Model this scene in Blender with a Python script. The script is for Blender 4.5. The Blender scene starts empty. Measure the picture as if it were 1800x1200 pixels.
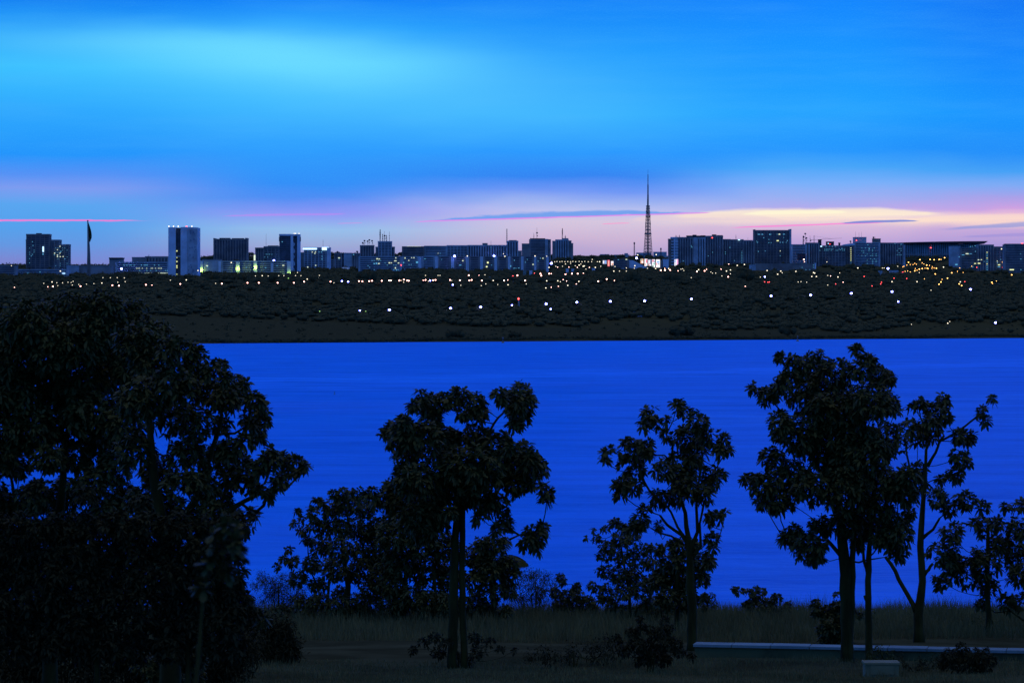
import bpy, math, random
import numpy as np
from mathutils import Vector, Matrix

# ------------------------------------------------------------------ camera, sky, sun, exposure
F = 6800.0            # focal length in pixels of an 1800 pixel wide frame
HOR = 540.0           # eye-level row
WATER = -40.0
SC = bpy.context.scene
COL = SC.collection

cd = bpy.data.cameras.new('camera'); cam = bpy.data.objects.new('camera', cd); COL.objects.link(cam)
cam.location = (0, 0, 0); cam.rotation_euler = (math.pi/2, 0, 0)
cd.sensor_width = 36; cd.lens = 36*F/1800; cd.shift_y = -(600-HOR)/1800
cd.clip_start = 0.5; cd.clip_end = 60000
cd.dof.use_dof = True; cd.dof.focus_distance = 600; cd.dof.aperture_fstop = 9.0
SC.camera = cam
SC.view_settings.view_transform = 'Standard'; SC.view_settings.look = 'None'
SC.view_settings.exposure = 0; SC.view_settings.gamma = 1
SC.cycles.max_bounces = 5; SC.cycles.diffuse_bounces = 2; SC.cycles.glossy_bounces = 2
SC.cycles.transmission_bounces = 2; SC.cycles.transparent_max_bounces = 4

def lin(c):
    return tuple(((v/255.0+0.055)/1.055)**2.4 if v > 10 else v/255.0/12.92 for v in c[:3])

class E:
    """tiny node-expression helper"""
    nt = None
    def __init__(s, sock): s.s = sock
    @staticmethod
    def m(op, *a, clamp=False):
        n = E.nt.nodes.new('ShaderNodeMath'); n.operation = op; n.use_clamp = clamp
        for i, v in enumerate(a):
            if isinstance(v, E): E.nt.links.new(v.s, n.inputs[i])
            else: n.inputs[i].default_value = v
        return E(n.outputs[0])
    def __add__(s, o): return E.m('ADD', s, o)
    __radd__ = __add__
    def __sub__(s, o): return E.m('SUBTRACT', s, o)
    def __rsub__(s, o): return E.m('SUBTRACT', o, s)
    def __mul__(s, o): return E.m('MULTIPLY', s, o)
    __rmul__ = __mul__
    def __truediv__(s, o): return E.m('DIVIDE', s, o)
def sstep(x, a, b):
    n = E.nt.nodes.new('ShaderNodeMapRange'); n.interpolation_type = 'SMOOTHSTEP'
    E.nt.links.new(x.s, n.inputs[0]); n.inputs[1].default_value = a; n.inputs[2].default_value = b
    return E(n.outputs[0])
def lstep(x, a, b):
    n = E.nt.nodes.new('ShaderNodeMapRange'); n.clamp = True
    E.nt.links.new(x.s, n.inputs[0]); n.inputs[1].default_value = a; n.inputs[2].default_value = b
    return E(n.outputs[0])
def comb(x, y, z=0.0):
    n = E.nt.nodes.new('ShaderNodeCombineXYZ')
    for i, v in enumerate((x, y, z)):
        if isinstance(v, E): E.nt.links.new(v.s, n.inputs[i])
        else: n.inputs[i].default_value = v
    return E(n.outputs[0])
def noise(vec, scale=1.0, detail=3.0, rough=0.5):
    n = E.nt.nodes.new('ShaderNodeTexNoise')
    E.nt.links.new(vec.s, n.inputs['Vector'])
    n.inputs['Scale'].default_value = scale; n.inputs['Detail'].default_value = detail; n.inputs['Roughness'].default_value = rough
    return E(n.outputs[0])
def mixc(f, a, b):
    n = E.nt.nodes.new('ShaderNodeMix'); n.data_type = 'RGBA'
    ins = {'f': n.inputs[0], 'a': n.inputs[6], 'b': n.inputs[7]}
    for k, v in (('f', f), ('a', a), ('b', b)):
        if isinstance(v, E): E.nt.links.new(v.s, ins[k])
        elif k == 'f': ins[k].default_value = v
        else: ins[k].default_value = (*v, 1)
    return E(n.outputs[2])
def ramp(fac, stops, interp='LINEAR'):
    n = E.nt.nodes.new('ShaderNodeValToRGB'); cr = n.color_ramp; cr.interpolation = interp
    while len(cr.elements) < len(stops): cr.elements.new(0.5)
    for e, (p, c) in zip(cr.elements, stops):
        e.position = p; e.color = (*c, 1)
    E.nt.links.new(fac.s, n.inputs[0])
    return E(n.outputs[0])

SUN_EL, SUN_AZ = math.radians(1.0), math.radians(6.0)     # low behind the skyline, right of centre
W = bpy.data.worlds.new('World'); SC.world = W; W.use_nodes = True
nt = W.node_tree; nt.nodes.clear(); E.nt = nt
tc = nt.nodes.new('ShaderNodeTexCoord'); sp = nt.nodes.new('ShaderNodeSeparateXYZ')
nt.links.new(tc.outputs['Generated'], sp.inputs[0])
dx, dy, dz = E(sp.outputs[0]), E(sp.outputs[1]), E(sp.outputs[2])
AZ = E.m('ARCTAN2', dx, dy); EL = E.m('ARCSINE', dz)
PX0 = AZ*F + 900.0; PY0 = HOR - EL*F
nlow = noise(comb(PX0/420.0, PY0/110.0, 3.1), 1.0, 3, .55) - 0.5
nmid = noise(comb(PX0/150.0, PY0/22.0, 7.7), 1.0, 4, .6) - 0.5
PY = PY0 + nlow*34.0 + nmid*7.0
PX = PX0 + nlow*150.0
def vramp(st):
    return ramp(lstep(PY, -100, 560), [((y+100)/660.0, lin(c)) for y, c in st], 'LINEAR')
left = vramp([(-100,(0,86,219)),(0,(2,124,242)),(60,(30,162,252)),(120,(58,192,255)),(200,(42,167,254)),(270,(27,147,252)),(305,(85,145,245)),(330,(125,155,240)),(362,(88,165,240)),(395,(84,160,236)),(430,(100,150,225)),(458,(122,135,210)),(500,(120,120,190))])
c1 = vramp([(-100,(0,90,224)),(0,(6,130,249)),(50,(38,165,254)),(110,(78,200,255)),(180,(60,185,255)),(270,(38,155,254)),(325,(45,142,248)),(347,(75,140,244)),(370,(140,150,244)),(400,(150,190,235)),(430,(155,170,215)),(458,(150,140,205)),(500,(140,125,190))])
c2 = vramp([(-100,(0,96,224)),(0,(0,130,249)),(100,(26,158,254)),(200,(40,173,254)),(270,(26,148,254)),(312,(45,130,242)),(335,(110,150,245)),(352,(160,180,240)),(366,(190,195,238)),(385,(215,198,222)),(420,(205,180,212)),(458,(165,150,205)),(500,(150,130,195))])
c3 = vramp([(-100,(0,94,219)),(0,(0,132,254)),(100,(8,149,255)),(200,(21,162,255)),(270,(24,149,254)),(298,(66,164,249)),(325,(120,175,250)),(350,(155,175,242)),(366,(180,170,235)),(374,(235,215,222)),(385,(250,225,212)),(398,(215,185,218)),(430,(185,160,215)),(458,(150,140,205)),(500,(150,130,195))])
right = vramp([(-100,(0,85,209)),(0,(0,117,244)),(100,(0,133,252)),(200,(1,147,254)),(270,(16,140,250)),(300,(66,160,246)),(325,(125,170,245)),(348,(170,160,232)),(364,(205,160,225)),(374,(235,190,215)),(388,(250,215,205)),(402,(195,165,218)),(430,(168,150,215)),(458,(150,135,205)),(500,(145,125,190))])
sky = mixc(sstep(PX, 120, 520), left, c1)
sky = mixc(sstep(PX, 560, 1000), sky, c2)
sky = mixc(sstep(PX, 1050, 1400), sky, c3)
sky = mixc(sstep(PX, 1480, 1780), sky, right)
# pale cyan glow of the high thin cloud
def ell(cx, cy, sx, sy, ww=0.0):
    a = (PX0-cx)/sx; b = (PY-cy + (PX0-cx)*ww)/sy
    return E.m('EXPONENT', (a*a + b*b)*-1.0)
sky = mixc(ell(500, 104, 330, 42, -0.06)*0.48, sky, lin((125,236,255)))
sky = mixc(ell(300, 80, 330, 22, -0.03)*0.25, sky, lin((125,236,255)))
sky = mixc(ell(860, 180, 300, 70, -0.05)*0.22, sky, lin((110,215,255)))
# soft fibres in the high cloud
fib = noise(comb(PX0/260.0, PY0/30.0, 1.0), 1.0, 5, .55)
sky = mixc(sstep(fib, 0.35, 0.8)*sstep(PY0, 330, 240)*0.10, sky, lin((95,195,255)))
gr = noise(comb(PX0/2.4, PY0/2.4, 5.0), 1.0, 1, .5)
sky = mixc((gr-0.45)*0.40, sky, lin((60,190,255)))
# cloud streaks low over the skyline
def streak(x0, x1, ya, yb, up, dn, col, amp, ragged=4.0, fade=0.3, flip=False):
    global sky
    t = lstep(PX0, x0, x1)
    line = t*(yb-ya)+ya
    n = (noise(comb(PX0/60.0, PY0/9.0, x0*0.01), 1.0, 4, .65)-0.5)*ragged
    yy = PY0 - line + n
    win = E.m('MULTIPLY', sstep(PX0, x0, x0+(x1-x0)*fade), sstep(PX0, x1, x1-(x1-x0)*fade))
    upw = win*up + 0.4
    top = E.m('SUBTRACT', 1.0, lstep(E.m('DIVIDE', yy*-1.0, upw), 0.55, 1.0))
    bot = E.m('SUBTRACT', 1.0, lstep(yy, dn*0.3, dn))
    m = E.m('MULTIPLY', E.m('MULTIPLY', top, bot, clamp=True), sstep(win, 0.0, 0.3))
    sky = mixc(m*amp, sky, lin(col))
streak(1150, 1680, 380, 376, 13, 6, (255,238,212), 0.8, 7)
streak(1290, 1500, 377, 373, 6, 3, (255,250,215), 0.7, 4)
streak(1560, 1900, 388, 382, 8, 5, (255,228,205), 0.55, 5)
streak(1090, 1400, 384, 388, 12, 6, (235,210,214), 0.5, 5)
streak(-200, 290, 390, 388, 2.2, 1.8, (245,120,210), 0.85, 4.6, .45)
streak(380, 620, 380, 376, 2, 2, (190,135,240), 0.55, 5)
streak(590, 640, 393, 392, 1, 1, (215,140,225), 0.5, 2)
streak(720, 1250, 389, 373, 10, 1.2, (92,155,238), 0.85, 11, 0.35)
streak(720, 1260, 390, 374, 1.5, 1.2, (225,135,235), 0.85, 2.0, 0.1)
streak(1055, 1110, 394, 392, 1, 1, (250,150,205), 0.8, 1.5)
streak(1270, 1570, 401, 391, 1.6, 1.6, (250,130,215), 0.85, 2.5)
streak(1470, 1620, 393, 389, 3.5, 1.5, (105,130,215), 0.9, 2.5)
streak(1620, 2100, 405, 384, 8, 3, (132,150,220), 0.7, 4, 0.4)
streak(1660, 2100, 417, 409, 5, 3, (145,140,218), 0.5, 4, 0.3)
# unseen sky above the frame and behind the camera, colours chosen for its light
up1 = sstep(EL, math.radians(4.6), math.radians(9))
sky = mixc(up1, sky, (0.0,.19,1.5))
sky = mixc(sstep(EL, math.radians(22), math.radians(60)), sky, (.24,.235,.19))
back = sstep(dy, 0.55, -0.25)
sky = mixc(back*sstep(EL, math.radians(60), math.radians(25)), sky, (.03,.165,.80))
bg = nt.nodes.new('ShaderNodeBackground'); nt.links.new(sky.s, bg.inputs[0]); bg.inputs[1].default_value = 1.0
ns = nt.nodes.new('ShaderNodeTexSky'); ns.sky_type = 'NISHITA'; ns.sun_disc = False
ns.sun_elevation = SUN_EL; ns.sun_rotation = SUN_AZ
bg2 = nt.nodes.new('ShaderNodeBackground'); nt.links.new(ns.outputs[0], bg2.inputs[0]); bg2.inputs[1].default_value = 0.0004
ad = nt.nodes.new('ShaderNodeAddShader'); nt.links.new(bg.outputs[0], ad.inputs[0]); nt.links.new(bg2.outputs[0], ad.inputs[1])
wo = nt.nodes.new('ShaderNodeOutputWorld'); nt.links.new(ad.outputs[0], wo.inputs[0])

sl = bpy.data.lights.new('sun', 'SUN'); sl.energy = 0.004; sl.angle = math.radians(10); sl.color = (1, .75, .65)
so = bpy.data.objects.new('sun', sl); COL.objects.link(so)
so.rotation_euler = (-(math.pi/2-SUN_EL), 0, -SUN_AZ)
so['kind'] = 'structure'

# ------------------------------------------------------------------ materials
MATS = {}
def mat(name, col, rough=0.8, var=0.0, vscale=0.3, spec=0.3, metal=0.0, bump=0.0, col2=None, stretch=(1,1,1)):
    if name in MATS: return MATS[name]
    m = bpy.data.materials.new(name); m.use_nodes = True; MATS[name] = m
    t = m.node_tree; E.nt = t; b = t.nodes['Principled BSDF']
    b.inputs['Roughness'].default_value = rough; b.inputs['Specular IOR Level'].default_value = spec
    b.inputs['Metallic'].default_value = metal
    b.inputs['Base Color'].default_value = (*col, 1)
    if var:
        g = t.nodes.new('ShaderNodeTexCoord'); mp = t.nodes.new('ShaderNodeMapping')
        t.links.new(g.outputs['Object'], mp.inputs[0]); mp.inputs['Scale'].default_value = stretch
        n = noise(E(mp.outputs[0]), vscale, 5, .6)
        c2 = col2 or tuple(v*(1-var) for v in col)
        mx = mixc(sstep(n, .35, .65), c2, tuple(v*(1+var*.6) for v in col))
        t.links.new(mx.s, b.inputs['Base Color'])
        if bump:
            bn = t.nodes.new('ShaderNodeBump'); bn.inputs['Strength'].default_value = bump
            t.links.new(n.s, bn.inputs['Height']); t.links.new(bn.outputs[0], b.inputs['Normal'])
    return m
def emat(name, col, strength=1.0):
    if name in MATS: return MATS[name]
    m = bpy.data.materials.new(name); m.use_nodes = True; MATS[name] = m
    b = m.node_tree.nodes['Principled BSDF']
    b.inputs['Base Color'].default_value = (.6,.6,.6,1)
    b.inputs['Emission Color'].default_value = (*col, 1); b.inputs['Emission Strength'].default_value = strength
    m.cycles.emission_sampling = 'NONE'
    return m

M_grass = mat('grass_ground', (.062,.064,.028), .95, .35, .35, .0, bump=.3)
# leaf litter under the far woods, open grass towards the water
_t = M_grass.node_tree; E.nt = _t; _b = _t.nodes['Principled BSDF']
_g = _t.nodes.new('ShaderNodeTexCoord'); _s = _t.nodes.new('ShaderNodeSeparateXYZ'); _t.links.new(_g.outputs['Object'], _s.inputs[0])
_y = E(_s.outputs[1]); _n = noise(comb(E(_s.outputs[0])/260.0, _y/160.0, 1.0), 1.0, 4, .6)
_old = E(_b.inputs['Base Color'].links[0].from_socket)
_mx = mixc(sstep(_y + (_n-.5)*900.0, 4950, 5250), _old, (.072,.069,.026))
_t.links.new(_mx.s, _b.inputs['Base Color'])
M_blade = mat('grass_blade', (.17,.140,.040), .8, .3, .5, .1)
M_leaf = mat('leathery_leaf', (.072,.068,.010), .7, .12, 1.2, .25)
M_leafd = mat('dark_understory_leaf', (.042,.038,.012), .8, .08, 1.2, .05)  # darker leaf colour of a different species
M_leaf2 = mat('small_leaf', (.072,.070,.010), .75, .12, 1.5, .15)
M_bark = mat('bark', (.052,.044,.008), .9, .4, 4, .1, bump=.4, stretch=(1,1,.25))
M_forest = mat('far_foliage', (.084,.083,.036), .95, .08, .02, .0)
M_conc = mat('concrete', (.21,.29,.24), .85, .25, .8, .2, bump=.1)
M_concd = mat('weathered_concrete', (.12,.115,.04), .9, .4, .9, .1, bump=.15)
M_roofdark = mat('roof_felt', (.05,.055,.06), .9, .3, .1)
M_glass = mat('dark_glazing', (.08,.10,.11), .5, .4, .06, .3)
M_metal = mat('painted_steel', (.09,.09,.09), .6, .2, .5, .3)
M_white = mat('pale_render', (.6,.75,.75), .8, .14, .05, .2)
M_pale = mat('pale_concrete', (.56,.70,.70), .85, .2, .05, .2)
M_mid = mat('mid_concrete', (.38,.48,.46), .85, .25, .05, .2)
M_dark = mat('dark_concrete', (.27,.29,.25), .85, .3, .05, .2)
M_vdark = mat('brown_cladding', (.24,.23,.18), .8, .3, .05, .2)
M_flag = mat('green_flag_cloth', (.02,.06,.02), .9, .3, .3, .1)
M_buoy = mat('yellow_buoy_paint', (.45,.30,.03), .5, .3, 2)
M_tile = mat('grey_roof_tile', (.22,.25,.24), .85, .2, .3)
E_white = emat('warm_white_lamp', (2.2,1.9,1.2), 1.0)
E_amber = emat('amber_lamp', (6,2.7,2.1), 1.6)
E_orange = emat('sodium_lamp', (4,1.9,.35), 1.6)
E_blue = emat('cold_lamp', (2.2,2.6,14), 2.2)
E_cold = emat('small_cold_lamp', (1.6,2.4,5), 1.5)
E_red = emat('red_lamp', (4,.25,.15), 1.5)
E_green = emat('green_lamp', (.7,1.4,.15), 1.0)
E_win = emat('lit_window', (.85,.95,.55), 1.0)
E_winc = emat('cool_lit_window', (.10,.42,.62), .9)
E_strip = emat('cornice_light', (.75,1.25,1.8), 1.3)
E_lime = emat('lime_lit_window', (.95,1.0,.35), 1.2)
E_bluestrip = emat('blue_soffit_light', (.02,.12,.95), 1.0)

# ------------------------------------------------------------------ helpers
def link(o): COL.objects.link(o); return o
def tag(o, label, cat=None, group=None, kind=None):
    if label: o['label'] = label
    if cat: o['category'] = cat
    if group: o['group'] = group
    if kind: o['kind'] = kind
    return o
def empty(name, loc=(0,0,0), rz=0.0):
    o = bpy.data.objects.new(name, None); o.location = loc; o.rotation_euler = (0,0,rz)
    o.empty_display_size = 0.5
    return link(o)
class MB:
    def __init__(s): s.v = []; s.f = []
    def quadbox(s, x0, x1, y0, y1, z0, z1):
        b = len(s.v)
        s.v += [(x0,y0,z0),(x1,y0,z0),(x1,y1,z0),(x0,y1,z0),(x0,y0,z1),(x1,y0,z1),(x1,y1,z1),(x0,y1,z1)]
        s.f += [[b+i for i in q] for q in ((0,3,2,1),(4,5,6,7),(0,1,5,4),(1,2,6,5),(2,3,7,6),(3,0,4,7))]
    def prism(s, prof, y0, y1):           # prof: (x,z) polygon, counter-clockwise seen from -y
        b = len(s.v); n = len(prof)
        s.v += [(x,y0,z) for x,z in prof] + [(x,y1,z) for x,z in prof]
        s.f.append([b+i for i in range(n)]); s.f.append([b+n+i for i in reversed(range(n))])
        for i in range(n):
            j = (i+1) % n; s.f.append([b+j, b+i, b+n+i, b+n+j])
    def tube(s, pts, rads, n=6, cap=True):
        pts = [Vector(p) for p in pts]; b = len(s.v); L = len(pts)
        for i, p in enumerate(pts):
            d = (pts[min(i+1,L-1)] - pts[max(i-1,0)]).normalized()
            a = d.cross(Vector((0.31,0.9,0.23))).normalized(); c = d.cross(a)
            for k in range(n):
                t = 2*math.pi*k/n
                s.v.append(tuple(p + (a*math.cos(t)+c*math.sin(t))*rads[i]))
        for i in range(L-1):
            for k in range(n):
                k2 = (k+1) % n
                s.f.append([b+i*n+k, b+i*n+k2, b+(i+1)*n+k2, b+(i+1)*n+k])
        if cap:
            s.f.append([b+k for k in reversed(range(n))]); s.f.append([b+(L-1)*n+k for k in range(n)])
    def ball(s, c, r, seg=8, rings=5, sz=1.0):
        b = len(s.v); s.v.append((c[0],c[1],c[2]-r*sz))
        for i in range(1, rings):
            ph = -math.pi/2 + math.pi*i/rings
            for k in range(seg):
                t = 2*math.pi*k/seg
                s.v.append((c[0]+r*math.cos(ph)*math.cos(t), c[1]+r*math.cos(ph)*math.sin(t), c[2]+r*sz*math.sin(ph)))
        s.v.append((c[0],c[1],c[2]+r*sz)); top = len(s.v)-1
        for k in range(seg):
            k2 = (k+1) % seg
            s.f.append([b, b+1+k2, b+1+k])
            for i in range(rings-2):
                s.f.append([b+1+i*seg+k, b+1+i*seg+k2, b+1+(i+1)*seg+k2, b+1+(i+1)*seg+k])
            s.f.append([b+1+(rings-2)*seg+k, b+1+(rings-2)*seg+k2, top])
    def build(s, name, m, parent=None, smooth=False):
        me = bpy.data.meshes.new(name); me.from_pydata(s.v, [], s.f); me.materials.append(m)
        if smooth: me.polygons.foreach_set('use_smooth', [True]*len(me.polygons))
        o = bpy.data.objects.new(name, me); link(o)
        if parent: o.parent = parent
        return o
def tris_object(name, V, m, parent=None):
    """V: (N,3,3) triangle soup"""
    V = np.asarray(V, dtype=np.float32); n = len(V)
    me = bpy.data.meshes.new(name)
    me.vertices.add(n*3); me.vertices.foreach_set('co', V.reshape(-1))
    me.loops.add(n*3); me.loops.foreach_set('vertex_index', np.arange(n*3, dtype=np.int32))
    me.polygons.add(n); me.polygons.foreach_set('loop_start', np.arange(0, n*3, 3, dtype=np.int32))
    me.polygons.foreach_set('loop_total', np.full(n, 3, dtype=np.int32))
    me.update(calc_edges=True); me.materials.append(m)
    o = bpy.data.objects.new(name, me); link(o)
    if parent: o.parent = parent
    return o

# ------------------------------------------------------------------ terrain
def shoreD(u):                       # distance of the far shoreline along the bearing u = x/y
    px = 900+u*F
    row = 604 - (px-330)*10.0/1470.0
    return -WATER*F/(row-HOR)
FARY = [0, 14, 24, 420, 1100, 2100, 3100, 4100, 5300, 8200, 12000]
FARZ = [-41.5, -38.2, -37.4, -26, 8, 44, 75, 101, 130, 168, 190]
def vnoise(x, y):
    return (np.sin(x*1.0+1.3*np.sin(y*0.7))*np.cos(y*1.1+0.9*np.sin(x*0.6)) + .5*np.sin(x*2.3+y*1.7+1)*np.cos(y*2.9-x*.8))/1.5
def terrain(x, y):
    x = np.asarray(x, float); y = np.asarray(y, float)
    near = -5.2 - .042*y + .10*vnoise(x/6, y/6) + .05*vnoise(x/1.7, y/1.9)
    far1 = np.interp(y, [140, 175, 420, 480], [-11.08, -16, -41, -44])
    near = np.where(y < 140, near, far1 + .4*vnoise(x/15, y/15)*np.clip((y-140)/50, 0, 1))
    yy = np.maximum(y, 400.0); D = shoreD(np.clip(x/yy, -.25, .25))
    d = y - D - 14*vnoise(x/90, 3.3)-4*vnoise(x/23, 1.3)
    fz = np.interp(d, FARY, FARZ)
    fz = fz + np.clip((d-60)/500, 0, 1)*3.0*vnoise(x/240, y/300) + np.clip((d-4500)/3000, 0, 1)*16*vnoise(x/900, y/3000)
    cap = .0099 + .0034*np.clip((np.clip(x/yy,-.25,.25)+.10)/.03, 0, 1)
    fz = np.minimum(fz, cap*yy)
    return np.where(y < 480, near, np.where(d < 0, -44.0, fz))
def T(x, y): return float(terrain(x, y))
def invY(px, py, h=0.0, y0=4300.0):
    """distance at which the ground raised by h metres shows at row py"""
    u = (px-900)/F
    ys = np.arange(max(y0, shoreD(u)+20), 15000, 10.0)
    rows = HOR - F*(terrain(u*ys, ys)+h)/ys
    k = np.where(rows <= py)[0]
    return float(ys[k[0]]) if len(k) else 13000.0
def P(px, py, Y): return Vector(((px-900)/F*Y, Y, (HOR-py)/F*Y))

xs = np.unique(np.concatenate([np.arange(-30, 31, 1.0), np.arange(-1050, 1051, 30.0), -1050-np.geomspace(40, 9000, 22), 1050+np.geomspace(40, 9000, 22), np.array([-200,-120,-70,-45,45,70,120,200.])]))
ys = np.unique(np.concatenate([np.arange(-120, 60, 12.0), np.arange(60, 145, 1.0), np.arange(145, 500, 12.0), np.arange(500, 3900, 200.0), np.arange(3900, 5400, 14.0), np.geomspace(5400, 24000, 90)]))
X, Yg = np.meshgrid(xs, ys); Z = terrain(X, Yg)
V = np.stack([X, Yg, Z], -1).reshape(-1, 3); nx, ny = len(xs), len(ys)
idx = np.arange(nx*ny).reshape(ny, nx)
Fq = np.stack([idx[:-1,:-1], idx[:-1,1:], idx[1:,1:], idx[1:,:-1]], -1).reshape(-1, 4)
me = bpy.data.meshes.new('ground'); me.from_pydata(V.tolist(), [], Fq.tolist()); me.materials.append(M_grass)
me.polygons.foreach_set('use_smooth', [True]*len(me.polygons))
tag(link(bpy.data.objects.new('ground', me)), None, kind='structure')

# lake
mw = bpy.data.materials.new('lake_water'); mw.use_nodes = True; t = mw.node_tree; E.nt = t
b = t.nodes['Principled BSDF']; b.inputs['Base Color'].default_value = (.0,.21,.42,1)
b.inputs['IOR'].default_value = 1.33
g = t.nodes.new('ShaderNodeTexCoord'); spx = t.nodes.new('ShaderNodeSeparateXYZ'); t.links.new(g.outputs['Object'], spx.inputs[0])
ox, oy = E(spx.outputs[0]), E(spx.outputs[1])
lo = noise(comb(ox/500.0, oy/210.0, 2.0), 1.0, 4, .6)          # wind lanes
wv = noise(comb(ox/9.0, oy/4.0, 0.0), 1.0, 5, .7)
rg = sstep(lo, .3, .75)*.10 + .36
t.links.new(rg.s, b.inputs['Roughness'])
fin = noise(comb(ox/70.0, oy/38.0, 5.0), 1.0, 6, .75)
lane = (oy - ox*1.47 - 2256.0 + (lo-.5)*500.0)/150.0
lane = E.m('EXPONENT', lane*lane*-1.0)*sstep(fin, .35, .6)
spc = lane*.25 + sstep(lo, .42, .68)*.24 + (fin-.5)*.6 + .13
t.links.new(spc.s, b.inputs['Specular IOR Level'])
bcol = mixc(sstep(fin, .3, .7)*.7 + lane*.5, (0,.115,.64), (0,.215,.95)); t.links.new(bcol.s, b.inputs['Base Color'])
hh = wv
bn = t.nodes.new('ShaderNodeBump'); bn.inputs['Strength'].default_value = .8; bn.inputs['Distance'].default_value = 1.2
t.links.new(hh.s, bn.inputs['Height']); t.links.new(bn.outputs[0], b.inputs['Normal'])
w = MB(); w.v = [(-6000,150,WATER),(6000,150,WATER),(6000,5600,WATER),(-6000,5600,WATER)]; w.f = [[0,1,2,3]]
tag(w.build('lake', mw), None, kind='structure')

# ------------------------------------------------------------------ the city
BOXES = []      # (x0, x1, top, distance) silhouettes, so lamps and trees keep clear
def wx(px, Y): return (px-900)/F*Y
def wz(py, Y): return (HOR-py)/F*Y

def facade(root, x0, x1, z0, z1, y0, y1, style, m, name='wall'):
    """one mass: a dark glazed core with real floor slabs, fins or a grid of both standing proud of it"""
    fl = 3.5; k = MB()
    if style == 'plain':
        k.quadbox(x0, x1, y0, y1, z0, z1); k.quadbox(x0-.4, x1+.4, y0-.4, y0+1, z1-.9, z1+.7)
        k.quadbox(x0-.4, x1+.4, y1-1, y1+.4, z1-.9, z1+.7)
        return k.build(name, m, root)
    c = MB(); c.quadbox(x0+.5, x1-.5, y0+.6, y1-.6, z0, z1-.3); c.build('glazing', M_glass, root)
    if style in ('bands', 'grid'):
        z = z1
        while z > max(z0, z1-130):
            k.quadbox(x0, x1, y0, y1, z-(1.5 if style == 'bands' else 1.2), z); z -= fl
    if style in ('fins', 'grid'):
        st = 6.0 if style == 'fins' else 7.5
        n = max(2, int(round((x1-x0)/st))); wd = 2.6 if style == 'fins' else 1.6
        for i in range(n+1):
            xc = x0 + wd/2 + (x1-x0-wd)*i/n
            k.quadbox(xc-wd/2, xc+wd/2, y0-.25, y1+.25, z0, z1+.2)
        k.quadbox(x0-.3, x1+.3, y0-.5, y1+.5, z1-2.2, z1+.8)
    if style == 'bands':
        k.quadbox(x0-.3, x1+.3, y0-.3, y1+.3, z1-.2, z1+.8)
        for xc in (x0, x1-3.2): k.quadbox(xc-.1, xc+3.3, y0-.2, y1+.2, z0, z1)
    return k.build(name, m, root)

WINM = {}
def window(root, px, py, w, h, Y, m=None, name='window'):
    key = (round(w*2), round(h*2), m.name if m else '')
    mm = m or E_win
    k = MB(); x, z = wx(px, Y), wz(py, Y); hw, hh = w*.42*Y/F, h*.42*Y/F
    k.quadbox(-hw, hw, -.5, .3, -hh, hh)
    if key not in WINM:
        o = k.build(name, mm, root); WINM[key] = o
    else:
        o = WINM[key].copy(); o.name = name; link(o); o.parent = root
    o.location = (x - root.location.x, -.45, z - root.location.z)
    return o
def antenna(root, px, t, b, Y, yy, kind='mast', wd=.5):
    k = MB(); x = wx(px, Y)-root.location.x; zb, zt = wz(b, Y)-root.location.z, wz(t, Y)-root.location.z
    if kind == 'mast':
        k.tube([(x,yy,zb-1),(x,yy,zt)], [wd, wd*.5], 5); H = zt-zb
        for f in (.35, .6): k.quadbox(x-wd*2.2, x+wd*2.2, yy-.6, yy+.6, zb+H*f-.5, zb+H*f+.5)
    elif kind == 'rod':
        k.tube([(x,yy,zb-1),(x,yy,zt)], [wd*.9, wd*.5], 4)
    elif kind == 'lattice':
        W0 = max(2.2, wd*4); H = zt-zb
        for sx in (-1,1):
            for sy in (-1,1): k.tube([(x+sx*W0/2,yy+sy*W0/2,zb-1),(x+sx*W0*.22,yy+sy*W0*.22,zt)], [.35,.3], 4)
        n = max(3, int(H/4))
        for i in range(n):
            a, c = i/n, (i+1)/n; wa, wc = W0/2*(1-.56*a), W0/2*(1-.56*c)
            k.tube([(x-wa,yy,zb+H*a),(x+wc,yy,zb+H*c)], [.25,.25], 4); k.tube([(x+wa,yy,zb+H*a),(x-wc,yy,zb+H*c)], [.25,.25], 4)
    elif kind == 'dish':
        k.tube([(x,yy,zb-1),(x,yy,zt)], [wd*.7, wd*.6], 5)
        k.ball((x,yy-.5,zt-.3), 2.3, 8, 5, .8); k.ball((x+.8,yy-.5,zb+(zt-zb)*.55), 1.3, 7, 4, .9)
    return k.build('antenna', M_metal, root)

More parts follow.
